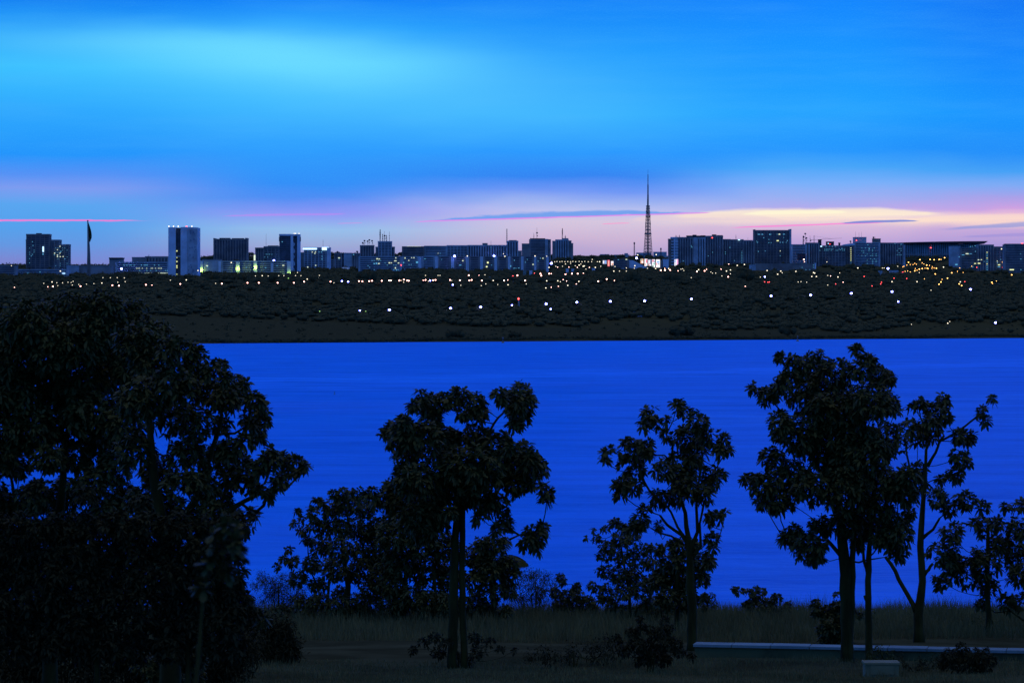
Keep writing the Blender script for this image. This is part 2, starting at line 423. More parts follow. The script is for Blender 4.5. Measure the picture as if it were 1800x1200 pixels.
def bld(name, label, base, masses, wins=(), ants=(), cat='building', group=None, Y=None, drop=18, strips=()):
    """masses: (x0, x1, top, style, material[, depth[, y offset]]) in the survey grid of the street front"""
    xc = (masses[0][0]+masses[0][1])/2
    if Y is None: Y = invY(xc, base)
    gz = T(wx(xc, Y), Y)
    r = empty(name, (wx(xc, Y), Y, gz)); tag(r, label, cat, group)
    for ms in masses:
        x0, x1, top, style, m = ms[:5]; dep = ms[5] if len(ms) > 5 else 26; off = ms[6] if len(ms) > 6 else 0
        Yo = Y+off; zz0 = -drop
        if len(ms) > 7: zz0 = wz(ms[7], Yo)-gz
        facade(r, wx(x0,Yo)-r.location.x, wx(x1,Yo)-r.location.x, zz0, wz(top,Yo)-gz, off, off+dep, style, m, 'wall' if len(ms) < 9 else ms[8])
        BOXES.append((x0, x1, top, Y+off))
    for wn in wins:
        if len(wn) == 2: wn = (*wn, 1.7, 1.5, E_win)
        o = window(r, *wn[:4], Y, wn[4] if len(wn) > 4 else E_win)
    for st in strips:   # lit cornice or soffit strips
        k = MB(); k.quadbox(wx(st[0],Y)-r.location.x, wx(st[1],Y)-r.location.x, -1.1, -.55, wz(st[3],Y)-gz, wz(st[2],Y)-gz)
        k.build('light_strip', st[4], r)
    for a in ants:
        antenna(r, a[0], a[1], a[2], Y, 8, *(a[3:]))
    return r

rnd = random.Random(5)
def wgrid(x0, x1, y0, y1, nx, ny, p, m=E_winc, w=1.3, h=1.2, seed=1):
    q = random.Random(seed); out = []
    for j in range(ny):
        for i in range(nx):
            if q.random() < p: out.append((x0+(x1-x0)*i/max(1,nx-1), y0+(y1-y0)*j/max(1,ny-1), w, h, m))
    return out

bld('office_block', 'dark low block at the far left edge with one lamp on its roof', 489, [(-40,28.5,467,'bands',M_dark)])
bld('hotel_tower', 'dark stepped hotel tower left of the flagpole with a bright vertical window', 478,
    [(46,87,412,'grid',M_vdark,30),(45.3,47.2,422,'plain',M_vdark,24,3),(86.5,105,422,'grid',M_dark,30,4),(104.5,121.5,430,'grid',M_dark,26,8),(64,72,410.5,'plain',M_roofdark,10,8)],
    [(76,438,2.6,11,E_strip),(75.7,446.5,1.8,3,E_winc),(105.5,433,2,1.8,E_win),(101,439),(107,442,1.8,1.6,E_winc),(96,445,2,1.8,E_win),(101,448.5,2,2,E_win),(101,451,1.8,1.8,E_win),(106,451,2.2,2,E_win),(111,451,2,2,E_win),(95.5,448,1.5,1.3,E_winc),(114,455,1.5,1.3,E_winc),(105.5,445),(57,447,1.6,1,E_winc),(55,450,1.6,1,E_winc),(57,425,1.4,1,E_winc),(58,431.5,1.4,1,E_winc)]+wgrid(52,60,436,462,3,8,.35,E_winc,1.2,.8,3)+wgrid(98,118,436,467,6,9,.3,E_winc,1.1,1,4))
bld('office_building', 'low pale blue building in front of the stepped hotel tower', 487, [(29,120,474,'bands',M_mid,30)], wgrid(45,115,478,484,12,2,.25,E_winc,1.6,1,6)+[(112,480.5,6,1.3,E_strip),(49,480.5,3,1.2,E_winc)])
bld('office_building', 'plain low grey hall directly behind the tall flagpole', 486, [(117,139,467.5,'plain',M_mid,40),(139,196,467.5,'plain',M_dark,44,3)], [], [(143,463,468,'rod',.3),(171,465,468,'rod',.3)])
bld('office_building', 'small dark topped cube building right of the flagpole', 484, [(192,215,454,'plain',M_dark,30),(191.6,215.4,453.4,'plain',M_roofdark,32,-1,455.3,'roof')], [])
bld('palace', 'wide lit office palace with rows of glowing windows left of the twin towers', 486,
    [(203,297,461,'bands',M_mid,40),(232,258,452.5,'plain',M_dark,22,12),(255,296,451.2,'fins',M_dark,22,14)],
    wgrid(218,292,466,466,30,1,.25,E_winc,1.8,1.2,8)+wgrid(240,294,471.5,471.5,22,1,.5,E_win,1.6,1,9)+wgrid(240,294,480,480,22,1,.75,E_win,1.8,1.2,10)+wgrid(226,294,475.5,475.5,22,1,.3,E_winc,1.6,1.2,11),
    [(261,447,452,'rod',.6),(259.5,449,452,'rod',.5)], strips=[(243,252,486.2,487.2,E_red)])
# floodlit forecourt of the palace
pav = bld('floodlit_canopy', 'bright floodlit white canopy wall below the lit office palace', 494.5, [(250,297,487.5,'plain',M_white,10)], Y=invY(270,486)-60)
YF = pav.location.y
for i, px in enumerate((256, 268, 281, 293)):
    l = bpy.data.lights.new('floodlight', 'POINT'); l.energy = 26000; l.color = (.95,1,.45); l.shadow_soft_size = 1.0
    o = bpy.data.objects.new('floodlight', l); link(o); o.parent = pav
    o.location = (wx(px,YF)-pav.location.x, -4.5, wz(493,YF)-pav.location.z)

def twin():
    Y = invY(322, 490); gz = T(wx(322,Y),Y)
    r = empty('twin_slab_tower', (wx(322,Y),Y,gz)); tag(r, 'tall pair of pale slab towers with a dark gap and lit stair windows', 'tower')
    X = lambda p: wx(p,Y)-r.location.x; Z = lambda p: wz(p,Y)-gz
    k = MB(); k.prism([(X(295.8),-20),(X(308.6),-20),(X(308.6),Z(399.5)),(X(295.8),Z(399.5))], 0, 55); k.build('slab', M_white, r)
    k = MB(); k.quadbox(X(309.0),X(317.0),9,48,-20,Z(400.2)); k.build('stair_core', M_glass, r)
    k = MB(); k.prism([(X(317.2),-20),(X(347),-20),(X(347),Z(399.8)),(X(327),Z(398.8)),(X(317.2),Z(399.2))], 2, 60); k.build('slab', M_pale, r)
    k = MB(); k.quadbox(X(328.5),X(346.6),1.2,1.9,-20,Z(402)); k.build('cladding_panel', M_mid, r)
    q = random.Random(3)
    for i in range(26):
        cx = q.uniform(330,343); cy = q.uniform(402,484); s = q.uniform(1,3)
        k = MB(); k.quadbox(X(cx),X(cx+s),.75+.014*i,1.19,Z(cy+q.uniform(1,4)),Z(cy))
        k.build('cladding_patch', mat('bluish_panel', (.2,.27,.3), .6, .1, .1), r)
    k = MB(); k.quadbox(X(309.0),X(317.0),4,8,Z(452),Z(449)); k.build('bridge', M_mid, r)
    for py in (441,452,459.5,467,470,482.5,486): window(r, 310.2, py, 2, 2.2, Y, E_lime).location.y = 8.2
    for px in (296.6,304.8,313,327.6,337):
        k = MB(); k.ball((X(px),3,Z(397.8)),1.0,6,4); k.build('roof_lamp', E_red if px in (327.6,) else E_white, r)
    BOXES.append((295,348,399,Y))
twin()

bld('office_block', 'dark square windowless block between the twin towers and narrow framed tower', 462,
    [(375.3,434.6,420.5,'fins',M_vdark,40),(375,378.5,419.2,'plain',M_vdark,36,2),(431,435,418.8,'plain',M_vdark,36,2),(386,404,418.8,'plain',M_roofdark,16,10),(408,428,419.2,'plain',M_roofdark,16,12)])
# long annex with lit piers
ax = bld('annex_building', 'long low annex with lime green floodlit piers right of the twin towers', 484,
    [(347,389,458.5,'plain',M_mid,30),(355,388,456.3,'plain',M_dark,20,8),(389,507,459.2,'bands',M_mid,30,3)],
    [(364,467,3.5,1.5,E_win),(365,469,2,1,E_winc),(498,466.5,4,1.6,E_win),(487,467,2,1,E_winc),(433,470,2,1.2,E_winc),(467,470.5,3,1.2,E_winc)])
YA = ax.location.y
for i,(a,b_,t,bt,lit) in enumerate(((351.5,357,459.5,476,1),(384,388.6,459.5,480,0),(415,421.5,459.2,473,1),(446,452,459,471,1),(476,480.5,462,470,0),(505,511,459,485,1))):
    k = MB(); k.quadbox(wx(a,YA)-ax.location.x, wx(b_,YA)-ax.location.x, -1.6, -.3, wz(bt+8,YA)-ax.location.z, wz(t,YA)-ax.location.z); k.build('pier', M_white, ax)
    if lit:
        l = bpy.data.lights.new('pier_floodlight', 'POINT'); l.energy = 2400 if i < 5 else 5500; l.color = (.72,1,.12); l.shadow_soft_size = .6
        o = bpy.data.objects.new('pier_floodlight', l); link(o); o.parent = ax
        o.location = (wx((a+b_)/2,YA)-ax.location.x, -4.0, wz(bt-1,YA)-ax.location.z)
k = MB(); k.quadbox(wx(446,YA)-ax.location.x, wx(448.8,YA)-ax.location.x, 1, 3, wz(458,YA)-ax.location.z, wz(448,YA)-ax.location.z); k.build('lit_sign_panel', E_win, ax)

bld('office_block', 'dark flat roofed block left of the narrow framed tower with roof aerial', 463,
    [(448.5,464,435.8,'fins',M_vdark,26),(463.5,491,433.5,'grid',M_dark,28,4),(471,489,432.2,'plain',M_roofdark,16,10)],
    [(468,447,1.5,1.2,E_winc),(471,447,1.5,1.2,E_winc),(474,447,1.5,1.2,E_winc),(478,447,1.5,1.2,E_winc),(465.5,452,1.5,1,E_winc),(470.5,452,1.5,1,E_winc),(501,446.5,1.8,1.2,E_winc)], [(467.3,411,434,'rod',.35)])
def framed():
    Y = invY(508, 483); gz = T(wx(508,Y),Y)
    r = empty('framed_tower', (wx(508,Y),Y,gz)); tag(r, 'narrow tall tower with pale blue end frames and dark glazed faces', 'tower')
    X = lambda p: wx(p,Y)-r.location.x; Z = lambda p: wz(p,Y)-gz
    for (a,b_,t,y0,y1,nm,m) in ((491,511,415,2,30,'glazing',M_glass),(490.5,511,411.3,0,31,'roof_frame',M_pale),(510.8,515.2,411.6,-.6,32,'end_frame',M_white),(515.2,522.4,414,4,30,'glazing',M_glass),(522.4,526.8,411.6,-.6,32,'end_frame',M_white),(515.3,522.3,411.4,0,31,'roof_frame',M_pale)):
        k = MB(); k.quadbox(X(a),X(b_),y0,y1,Z(414.6) if nm == 'roof_frame' else -20,Z(t)); k.build(nm, m, r)
    k = MB()
    for i in range(17): k.quadbox(X(491.2),X(510.6),1,1.9,Z(418+i*3.6)-.5,Z(418+i*3.6))
    k.build('floor_slabs', M_dark, r)
    k = MB()
    zs = [424,434,446,456,468,482]; 
    for i in range(5): k.prism([(X(515.3),Z(zs[i+1])),(X(516+1.6*(i%2)+.6),Z((zs[i]+zs[i+1])/2+4)),(X(518.2),Z((zs[i]+zs[i+1])/2)),(X(515.3),Z(zs[i]))], 3, 3.8)
    k.build('angled_panel', M_pale, r)
    k = MB(); k.quadbox(X(490.2),X(491.8),-.3,30,Z(424),Z(416)); k.quadbox(X(525.6),X(527.4),.2,30,Z(424),Z(416)); k.build('corner_bracket', M_vdark, r)
    BOXES.append((490,527,411,Y))
    window(r, 496, 425, 2, 1.4, Y, E_winc)
    for px in (517, 519.6, 525.5):
        k = MB(); k.ball((X(px),3,Z(410.4)),.8,6,4); k.build('roof_lamp', E_white, r)
    l = bpy.data.lights.new('tower_floodlight', 'POINT'); l.energy = 4000; l.color = (.8,1,.3); l.shadow_soft_size = .6
    o = bpy.data.objects.new('tower_floodlight', l); link(o); o.parent = r; o.location = (X(514.5), -5, Z(484))
framed()
bld('pavilion', 'flat roofed low pavilion with blue lit soffit behind the round trees', 494,
    [(352,471,485.2,'plain',M_conc,18,0,486.8,'roof'),(376,414,487.2,'plain',M_vdark,14,3),(428,450,487.2,'fins',M_dark,14,3),(360.5,363,486.8,'plain',M_pale,3,1),(468,471,487.2,'plain',M_dark,14,3)], [],
    strips=[(376,414,487.2,489.6,E_bluestrip),(381,392,491,493,E_bluestrip),(394,403,490,493,E_bluestrip)], Y=invY(410,487)-150)
bld('office_building', 'blue grey block with white glowing cornice right of the framed tower', 477,
    [(534,580,435.5,'grid',M_mid,36),(527,535,444,'plain',M_dark,26,6),(574.5,580.3,435.8,'plain',M_pale,30,-1.2)],
    [(549,443,2,1.5),(554.5,443,1.8,1.5),(561,443,1.6,1.3,E_winc),(553.5,445.5,1.8,1.5),(565,443,1.8,1.3,E_winc),(566,450.5,1.6,1.3,E_winc),(566,455.5,1.8,1.6,E_winc),(555,466.5,2,1.8),(541,469.5,2.6,1.5),(540.5,471.5,1.5,1.2,E_winc)],
    [(567.5,421,436,'rod',.35),(578.3,431,436,'rod',.4)], strips=[(532.5,557,436,438.6,E_strip),(566,578.5,434.6,439.5,E_strip)])
bld('office_block', 'short infill block right of the glowing cornice building', 476, [(579,589,456,'bands',M_dark,26)])
bld('office_block', 'twin bay block with pale blank wall above the small blue dome', 474,
    [(587.5,601,445.5,'grid',M_dark,26),(601,605,446,'plain',M_glass,24,2),(604.5,618.5,445,'plain',M_mid,26),(618.5,632.5,445.4,'fins',M_dark,26,2)], [(596,453.3,4,1.6),(596,455.5,2,1,E_winc),(621.5,447.5,2.5,1.2,E_winc)], [(593,442.5,446,'dish',.4),(627.5,442,446,'dish',.4)])
bld('apartment_tower', 'dark tower crowned with a row of mushroom shaped aerials', 458, [(632.7,657.5,431.5,'fins',M_dark,24)], [],
    [(637.5,426.5,432,'dish',.35),(640.5,422.8,432,'dish',.4),(646,423.8,432,'dish',.35),(649,421.5,432,'dish',.4),(653.8,423,432,'dish',.4),(655.5,427,432,'rod',.4)])
bld('apartment_tower', 'stepped tower carrying two tall lattice masts left of the long ridge block', 458,
    [(660,693.5,434.3,'fins',M_dark,26),(664.2,688.7,424.5,'grid',M_mid,26,-2),(688,693.6,434.1,'plain',M_vdark,22,1)], [],
    [(668,403,425,'lattice',.5),(668,403,417,'mast',.9),(684.2,407,425,'mast',.5),(672.5,411,425,'lattice',.5),(675.5,406,425,'mast',.4),(679.2,413,425,'lattice',.4),(676,414,425,'dish',.4)])
bld('ridge_block', 'long slab block with a lit roof edge behind the white ministry piers', 458,
    [(706.5,746,433.6,'bands',M_vdark,30),(745.5,786,432.6,'bands',M_mid,30,3),(785.5,822,431.6,'grid',M_mid,30,5)],
    [(770,445.3,1.8,1.2),(774,445.3,1.8,1.2,E_winc),(774,450.3,1.6,1.2,E_winc),(752,455,2,1.2,E_winc)]+[(716+i*2.3,432.8,1.5,1,E_win) for i in range(11)], [])
bld('ridge_block', 'long slab block with vertical pale fins left of the roof mast tower', 458,
    [(822,891,431.2,'fins',M_mid,30),(890.5,911,423.8,'fins',M_mid,30,-2),(848,857,427.8,'plain',M_dark,14,8),(895,908,422.6,'plain',M_roofdark,14,6),(910,917,441,'plain',M_dark,22,4)], [(862.7,435,1.5,1.3,E_winc)],
    [(891,402,426,'lattice',.3),(863,423,430,'rod',.4)])
bld('tower_block', 'broad shouldered tower with two dotted aerial masts on its roof', 457,
    [(917.3,930.5,428.5,'plain',M_dark,26),(930.2,968.3,421.2,'bands',M_dark,30,-2),(958,963.5,420.6,'plain',M_mid,26,-4),(932,958,419.4,'plain',M_roofdark,14,8)], [(937,426,4,1,E_winc)],
    [(938.4,409,421,'mast',.5),(943.8,400,421,'mast',.45),(944,409,421,'dish',.4),(933,417,421,'rod',.4)])
bld('tower_block', 'stepped cream tower with a single lattice mast left of the lattice tower', 457,
    [(971,977,423.8,'plain',M_dark,22),(976.5,999.5,421.4,'fins',M_mid,28,-1),(988,999,419.2,'plain',M_dark,14,3),(999.5,1004.5,423.2,'fins',M_dark,24,1),(1004.5,1007.6,427.8,'plain',M_dark,22,2)], [],
    [(988.6,401,420,'lattice',.5),(988.6,401,412,'mast',.7),(993.8,413,420,'mast',.8)])
# ministries: slabs with pale end walls, one thing each
ends = [(735.5,741,451,469),(765,770,451,481),(793,798,451,481),(819,824,451,477.5),(844,849,451.2,475.5),(869,874,451.4,476.5),(892.8,897.5,451,475),(916,920.5,451,474.5),(939,943,451.2,472.5),(960,964.5,451.5,472)]
GM = 'white ministry slabs in a row in front of the long ridge blocks'
bld('ministry_block', 'long pale lit ministry front with many yellow windows right of the blue dome', 480, [(630,706,451.3,'bands',M_mid,24)],
    [(663,454.8,3,2),(666.5,455.3,2.5,1.6),(684.5,462,3,1.8),(688,462,2,1.6),(695.8,453.3,2,2),(695,458.5,5,1.6),(700.5,462.3,3,1.6),(658,463.3,3,1.6,E_winc),(662,463.2,3,1.3,E_winc),(666,463.2,3,1.6,E_win),(647,467,1.6,1.6,E_winc),(677,475,2.6,2.2,E_winc),(695,471,1.8,2.6,E_win),(697,474.5,1.8,1.8,E_winc),(705.3,466,1.6,1.6,E_red)]+wgrid(650,700,458,474,14,5,.2,E_winc,1.4,1,22), group=None)
prev = 706
wl = {0:[(712,453.5,1.6,2.4),(718.6,457.8,2.2,1.8),(723.7,453,1.6,1.5),(727.7,453,2,2),(709.5,461.5,3,1.5,E_winc),(719,465.3,1.6,1.5,E_winc),(723,465,1.5,1.2,E_winc),(733,461,4,3,E_winc)],1:[(747,455,3,1.2,E_winc)],2:[(776,456,1.4,1,E_winc)],3:[(813.5,458.3,2.6,1.6),(809,466,4,1,E_winc),(814,458,1.5,1.5)],5:[(857.5,461.5,3.2,3.2,E_lime),(855.5,468.7,3.2,2.6,E_lime),(864,466,1.5,1,E_winc)],7:[(904,457.5,1.8,1.4,E_winc),(897.8,467.8,1.6,3,E_winc),(905,471.5,6,1,E_winc),(912,471,3,1,E_winc)],8:[(927,456,1.5,1.2,E_winc),(923.5,461,1.5,1.2,E_winc),(937,464.8,3,1.5)],9:[(950,454,2,1.2,E_winc),(954.5,454,2.5,1.3,E_win),(946,459,1.5,1,E_winc)]}
ordn = ['first','second','third','fourth','fifth','sixth','seventh','eighth','ninth','tenth','eleventh','twelfth','thirteenth','fourteenth','fifteenth','sixteenth','seventeenth','eighteenth','nineteenth','twentieth','next']+['next']*30
YM = invY(850, 477)
for i,(a,b_,t,bt) in enumerate(ends):
    r = bld('ministry_block', 'banded ministry slab with pale blue end wall, %s of the row from the left' % ordn[i], 480, [(prev+.6,a,t,'bands',M_dark if i > 1 else M_mid,20)], wl.get(i, []), group=GM, Y=YM-8*i)
    Y = r.location.y
    k = MB(); k.quadbox(wx(a,Y)-r.location.x, wx(b_,Y)-r.location.x, -6, 30, wz(bt,Y)-r.location.z-8, wz(t-.3,Y)-r.location.z); k.build('end_wall', M_white, r)
    BOXES.append((a,b_,t,Y)); prev = b_
def dome():
    Y = invY(606, 477); gz = T(wx(606,Y),Y)
    r = empty('domed_hall', (wx(606,Y),Y,gz)); tag(r, 'small pale blue saucer dome with yellow lit windows below the twin bay block', 'hall')
    X = lambda p: wx(p,Y)-r.location.x; Z = lambda p: wz(p,Y)-gz
    k = MB(); n = 20
    prof = [(19,Z(474.6)),(17,Z(474.2)),(14,Z(473)),(10,Z(471.2)),(5,Z(470)),(0.1,Z(469.4))]
    for (rr, z) in prof:
        for i in range(n):
            a = 2*math.pi*i/n; k.v.append((rr*math.cos(a)*Y/F*.92, rr*math.sin(a)*.6*Y/F, z))
    for j in range(len(prof)-1):
        for i in range(n): k.f.append([j*n+i, j*n+(i+1)%n, (j+1)*n+(i+1)%n, (j+1)*n+i])
    k.build('dome', M_white, r, True)
    k = MB(); k.quadbox(X(592),X(620),-6,12,-8,Z(474.4)); k.build('wall', M_vdark, r)
    k = MB(); k.quadbox(X(588),X(625),-14,10,Z(475.3),Z(474.6)); k.build('roof_slab', M_pale, r)
    for px in (600.5, 607.5, 610.5, 613): window(r, px, 476.8, 2, 1.4, Y, E_lime).location.y = -6.3
    BOXES.append((590,622,470,Y))
dome()
# right hand cluster
def balc():
    r = bld('apartment_tower', 'dark tower whose corner is stacked with pale blue balconies, right of the billboards', 466,
      [(1175,1184,420.2,'plain',M_vdark,26,2),(1184,1191,418.5,'plain',M_mid,26),(1190.5,1219,417.6,'fins',M_dark,28,1),(1218,1225,417.6,'plain',M_mid,26,2),(1225,1240,418,'fins',M_mid,26,3),(1207,1239,414.6,'plain',M_roofdark,16,8),(1218,1224,413.2,'plain',M_roofdark,10,12),(1179,1207,417.2,'plain',M_pale,16,7)],
      [(1215,432,1.6,1.4,E_winc),(1216,434.4,3,1,E_winc),(1245,450,1.6,1.4,E_winc),(1201,458.5,2,1.2,E_winc)],
      [(1188.5,412.5,418,'mast',.5),(1194.5,412,418,'mast',.5),(1190.5,414,418,'rod',.4)])
    Y = r.location.y; X = lambda p: wx(p,Y)-r.location.x; Z = lambda p: wz(p,Y)-r.location.z
    for i in range(9):
        k = MB(); z = Z(423.5+i*5.1)
        k.quadbox(X(1180),X(1184.2),-2.2,1.9,z-2.3,z); k.quadbox(X(1186.5),X(1192),-2.2,-.1,z-2.3,z); k.build('balcony', M_pale, r)
    k = MB(); k.quadbox(X(1184.4),X(1186.4),-2.8,-.2,Z(461),Z(420.5)); k.build('balcony_shaft', M_white, r)
balc()
bld('office_block', 'dark ridge block with roof boxes and a pink roof light, right of the balcony tower', 466,
    [(1239,1271,415,'fins',M_dark,30),(1232,1240,414.2,'plain',M_roofdark,18,5),(1252,1259,412.6,'plain',M_roofdark,12,8),(1260,1270,413.9,'plain',M_roofdark,10,8)], [(1252.5,443.5,2,1.2,E_winc),(1252,418,1.8,1.8,E_red)])
bld('office_block', 'lower block with a column of cool windows left of the dark square tower', 466,
    [(1270.5,1284,420.8,'fins',M_dark,28),(1283.5,1307,421.2,'grid',M_dark,28,2),(1306.5,1326,422.6,'fins',M_dark,26,4)],
    [(1283,435,1.8,1.6,E_winc),(1275,443,1.6,1.6,E_winc),(1275,446,1.5,1.2,E_winc),(1291,458,1.6,1.4,E_winc)]+[(1304,442+i*2.8,1.4,1.2,E_winc) for i in range(8)]+[(1299,421.6,4,1.6,E_strip)], [(1294,412,421,'mast',.4),(1315,417,422,'rod',.3)])
bld('square_tower', 'dark square office tower with horned roof corners, tallest right of the lattice tower', 466,
    [(1325.6,1388.8,405,'grid',M_vdark,36),(1325.2,1327.6,403.8,'plain',M_vdark,34,-1),(1387.8,1391.2,403.2,'plain',M_mid,38,-1.4)],
    [(1370,411.8,3.5,1.8),(1366,411.8,1.6,1.4,E_winc),(1378,411.8,4,1.2,E_winc),(1334,412,5,1.1,E_winc),(1340,412,3.5,1.2,E_winc),(1353,412,2.4,1.6,E_winc),(1355,412,1.5,1.6,E_winc),(1342.5,418,1.8,1.4,E_winc),(1377.5,417.5,1.5,1.2,E_winc),(1367,423,4.4,1.8,E_lime),(1384,423,2,1.6,E_winc),(1351.5,421,1.8,1.4,E_winc),(1351.5,426.7,2,1.6,E_winc),(1355.5,426.7,1.6,1.5,E_winc),(1371.5,426,2,1.6,E_winc),(1376,426,1.8,1.5,E_winc),(1382,426,1.5,1.2,E_winc),(1331.5,426,2.4,1.2,E_winc),(1330,424,1.6,1.2,E_winc),(1333,442,2,1.5,E_winc),(1371.5,441,2.2,1.8),(1371.5,449.5,1.8,1.2,E_winc),(1345,441,2,1,E_winc)])
bld('office_block', 'banded block with a dark square opening right of the horned square tower', 468,
    [(1391,1418,430,'bands',M_mid,28),(1402,1416,447,'plain',M_roofdark,3,-1,456,'opening')], [(1419,466,2,2,E_winc),(1420,470,2,2,E_winc)], [])
bld('office_block', 'fin fronted block carrying a cluster of aerials beside the crane', 468,
    [(1417.5,1440,427,'fins',M_dark,26),(1421,1423.5,430,'plain',M_mid,24,-1)], [], [(1412.5,414,430,'lattice',.6),(1416,410.5,430,'dish',.5),(1418,418,428,'dish',.5),(1424.5,414,428,'mast',.4),(1413,416,430,'dish',.5)])
def crane():
    Y = invY(1431, 462)-40; gz = T(wx(1431,Y),Y)
    r = empty('tower_crane', (wx(1431,Y),Y,gz)); tag(r, 'thin tower crane with long jib over the aerial block', 'crane')
    X = lambda p: wx(p,Y)-r.location.x; Z = lambda p: wz(p,Y)-gz
    k = MB()
    for s in (-1,1): k.tube([(s*.8,0,-10),(s*.8,0,Z(414))],[.3,.2],4)
    for i in range(30): z=i*Z(414)/30; k.tube([(-.8,0,z),(.8,0,z+Z(414)/30)],[.2,.2],3)
    k.build('mast', M_metal, r)
    k = MB(); k.tube([(0,0,Z(421.5)),(X(1480),0,Z(418.5))],[.35,.2],4); k.tube([(0,0,Z(415)),(X(1462),0,Z(419.4))],[.15,.15],3); k.tube([(0,0,Z(421.5)),(X(1424),0,Z(422))],[.4,.4],4); k.build('jib', M_metal, r)
    k = MB(); k.quadbox(X(1424),X(1426),-1,1,Z(424),Z(421.5)); k.build('counterweight', M_dark, r)
crane()
bld('office_building', 'banded blue lit building with a raised roof box between crane and corner tower', 468,
    [(1439.5,1486,432,'grid',M_dark,30),(1452.5,1466,425,'plain',M_roofdark,12,8),(1438,1444,421.5,'plain',M_roofdark,3,6),(1474,1477,427,'plain',M_roofdark,5,8)],
    [(1443.5,433,3.6,1.8,E_strip),(1452,433,1.8,1.4,E_winc),(1458,433,1.6,1.2,E_winc),(1463,433,1.8,1.4,E_winc),(1468.5,433,1.8,1.3,E_winc),(1480,437,1.8,1.8,E_winc),(1477.5,439,1.6,1.2,E_winc),(1456,428,1.8,1.6,E_strip),(1458.8,429,1.7,1.5,E_red),(1447,470,2,2,E_winc),(1455,472,2,2,E_winc)]+wgrid(1441,1484,438,440,16,2,.4,E_winc,1.3,1,44))
r_ = bld('office_block', 'block with a sloping blue edged roof and a lit window column', 468, [(1484,1502,431.5,'fins',M_vdark,28)], [(1495.7,436+i*3.6,1.3,1.6,E_lime if i<7 else E_winc) for i in range(9)], [(1495.5,424,430,'dish',.4)])
Y = r_.location.y; k = MB(); X = lambda p: wx(p,Y)-r_.location.x; Z = lambda p: wz(p,Y)-r_.location.z
k.prism([(X(1477),Z(432.3)),(X(1502),Z(431.3)),(X(1502),Z(427.5)),(X(1494),Z(428)),(X(1484),Z(429.5))], -1, 25); k.build('roof', M_pale, r_)
bld('corner_tower', 'corner tower with a cube roof block and three thin rods', 468,
    [(1500.8,1523,417.2,'plain',M_mid,24,8),(1501.5,1547,427,'bands',M_mid,30),(1533.8,1548,419.8,'plain',M_vdark,12,10)],
    [(1505.5,422.6,2,1.8,E_red)]+wgrid(1515,1540,436,463,9,11,.42,E_winc,1.6,.9,51)+[(1528,437.5,2,1.3,E_winc),(1525.5,430.5,2,1.4,E_winc)], [(1504.5,407,417,'rod',.3),(1510.5,408.5,417,'rod',.3),(1514.8,407.5,417,'rod',.3),(1539,416,420,'rod',.4),(1536,417,420,'dish',.3)])
bld('office_block', 'fin fronted dark block with pale right edge left of the curved roof hall', 468,
    [(1547,1588,427,'fins',M_dark,28),(1588,1591.5,431,'plain',M_mid,28,-1)], wgrid(1577,1584,437,448,3,4,.8,E_winc,1.4,1,52)+[(1584,429.5,2,1.5,E_winc),(1590,432,2,1.5,E_winc),(1573,428,1.6,1,E_winc)])
def arena():
    Y = invY(1660, 452, y0=8500); gz = T(wx(1660,Y),Y)
    r = empty('curved_roof_hall', (wx(1660,Y),Y,gz)); tag(r, 'very wide hall under one long slightly bowed overhanging roof', 'hall')
    X = lambda p: wx(p,Y)-r.location.x; Z = lambda p: wz(p,Y)-gz
    k = MB(); top = [(p, 426.8-2.9*math.sin((p-1570)/165*1.5)**.8) for p in range(1570,1736,11)]
    k.prism([(X(1570),Z(428.2)),(X(1700),Z(427.2)),(X(1729),Z(428.6)),(X(1735.5),Z(424.4))]+[(X(p),Z(q)) for p,q in reversed(top)], -12, 120); k.build('roof', M_roofdark, r)
    k = MB(); k.quadbox(X(1574),X(1722),10,100,-25,Z(428.4)); k.build('wall', M_mid, r)
    k = MB()
    for i in range(38): p = 1575+i*3.85; k.quadbox(X(p),X(p)+1.8,0,9.8,-20,Z(428.6))
    k.build('colonnade', M_mid, r)
    k = MB(); k.quadbox(X(1574),X(1722),-1,9,Z(448.5),Z(446.5)); k.build('gallery_floor', M_dark, r)
    window(r, 1636, 435.5, 2.4, 1.6, Y, E_red)
    BOXES.append((1570,1735,426,Y))
arena()
bld('office_building', 'plain pale blue upright block standing in front of the curved roof hall', 470, [(1670,1688,433.2,'plain',M_mid,24)], [(1681,465,5,2,E_winc),(1689,461.5,4,1.6,E_winc)])
bld('office_building', 'dark block with a column of pale green windows right of the curved hall', 476,
    [(1688,1719,436,'bands',M_dark,26,6),(1718.5,1747,430.4,'fins',M_dark,28),(1746.5,1764,433.8,'grid',M_dark,26,3)],
    [(1735,443.5+i*3.4,1.9,1.8,E_lime if i in (0,3,6) else E_winc) for i in range(11)]+[(1700,446,6,1.8,E_win),(1706,446,6,1.2,E_winc),(1693,448,5,1,E_winc),(1686,451.5,2,1.8,E_winc),(1705.5,433.5,2,1.3,E_winc),(1709,433,1.6,1.3,E_winc),(1714,432,2,2,E_winc),(1714.5,442,2,1.6,E_winc),(1720,456.7,4,1.4,E_win),(1725,456.5,3,1.6,E_win),(1714,463.2,4,1.4,E_lime),(1721,462.8,5,1.8,E_lime),(1730,459.5,1.6,1.2,E_winc),(1710,469,1.6,1.8,E_winc),(1708,479,2,1.2,E_winc),(1753,459,2,2,E_win),(1753.3,462,1.8,1.6,E_winc),(1756,465.5,4.4,1.6,E_lime),(1756,469,5,1.4,E_winc),(1759,456,1.6,1.4,E_winc),(1768.5,461,2,2,E_red)])
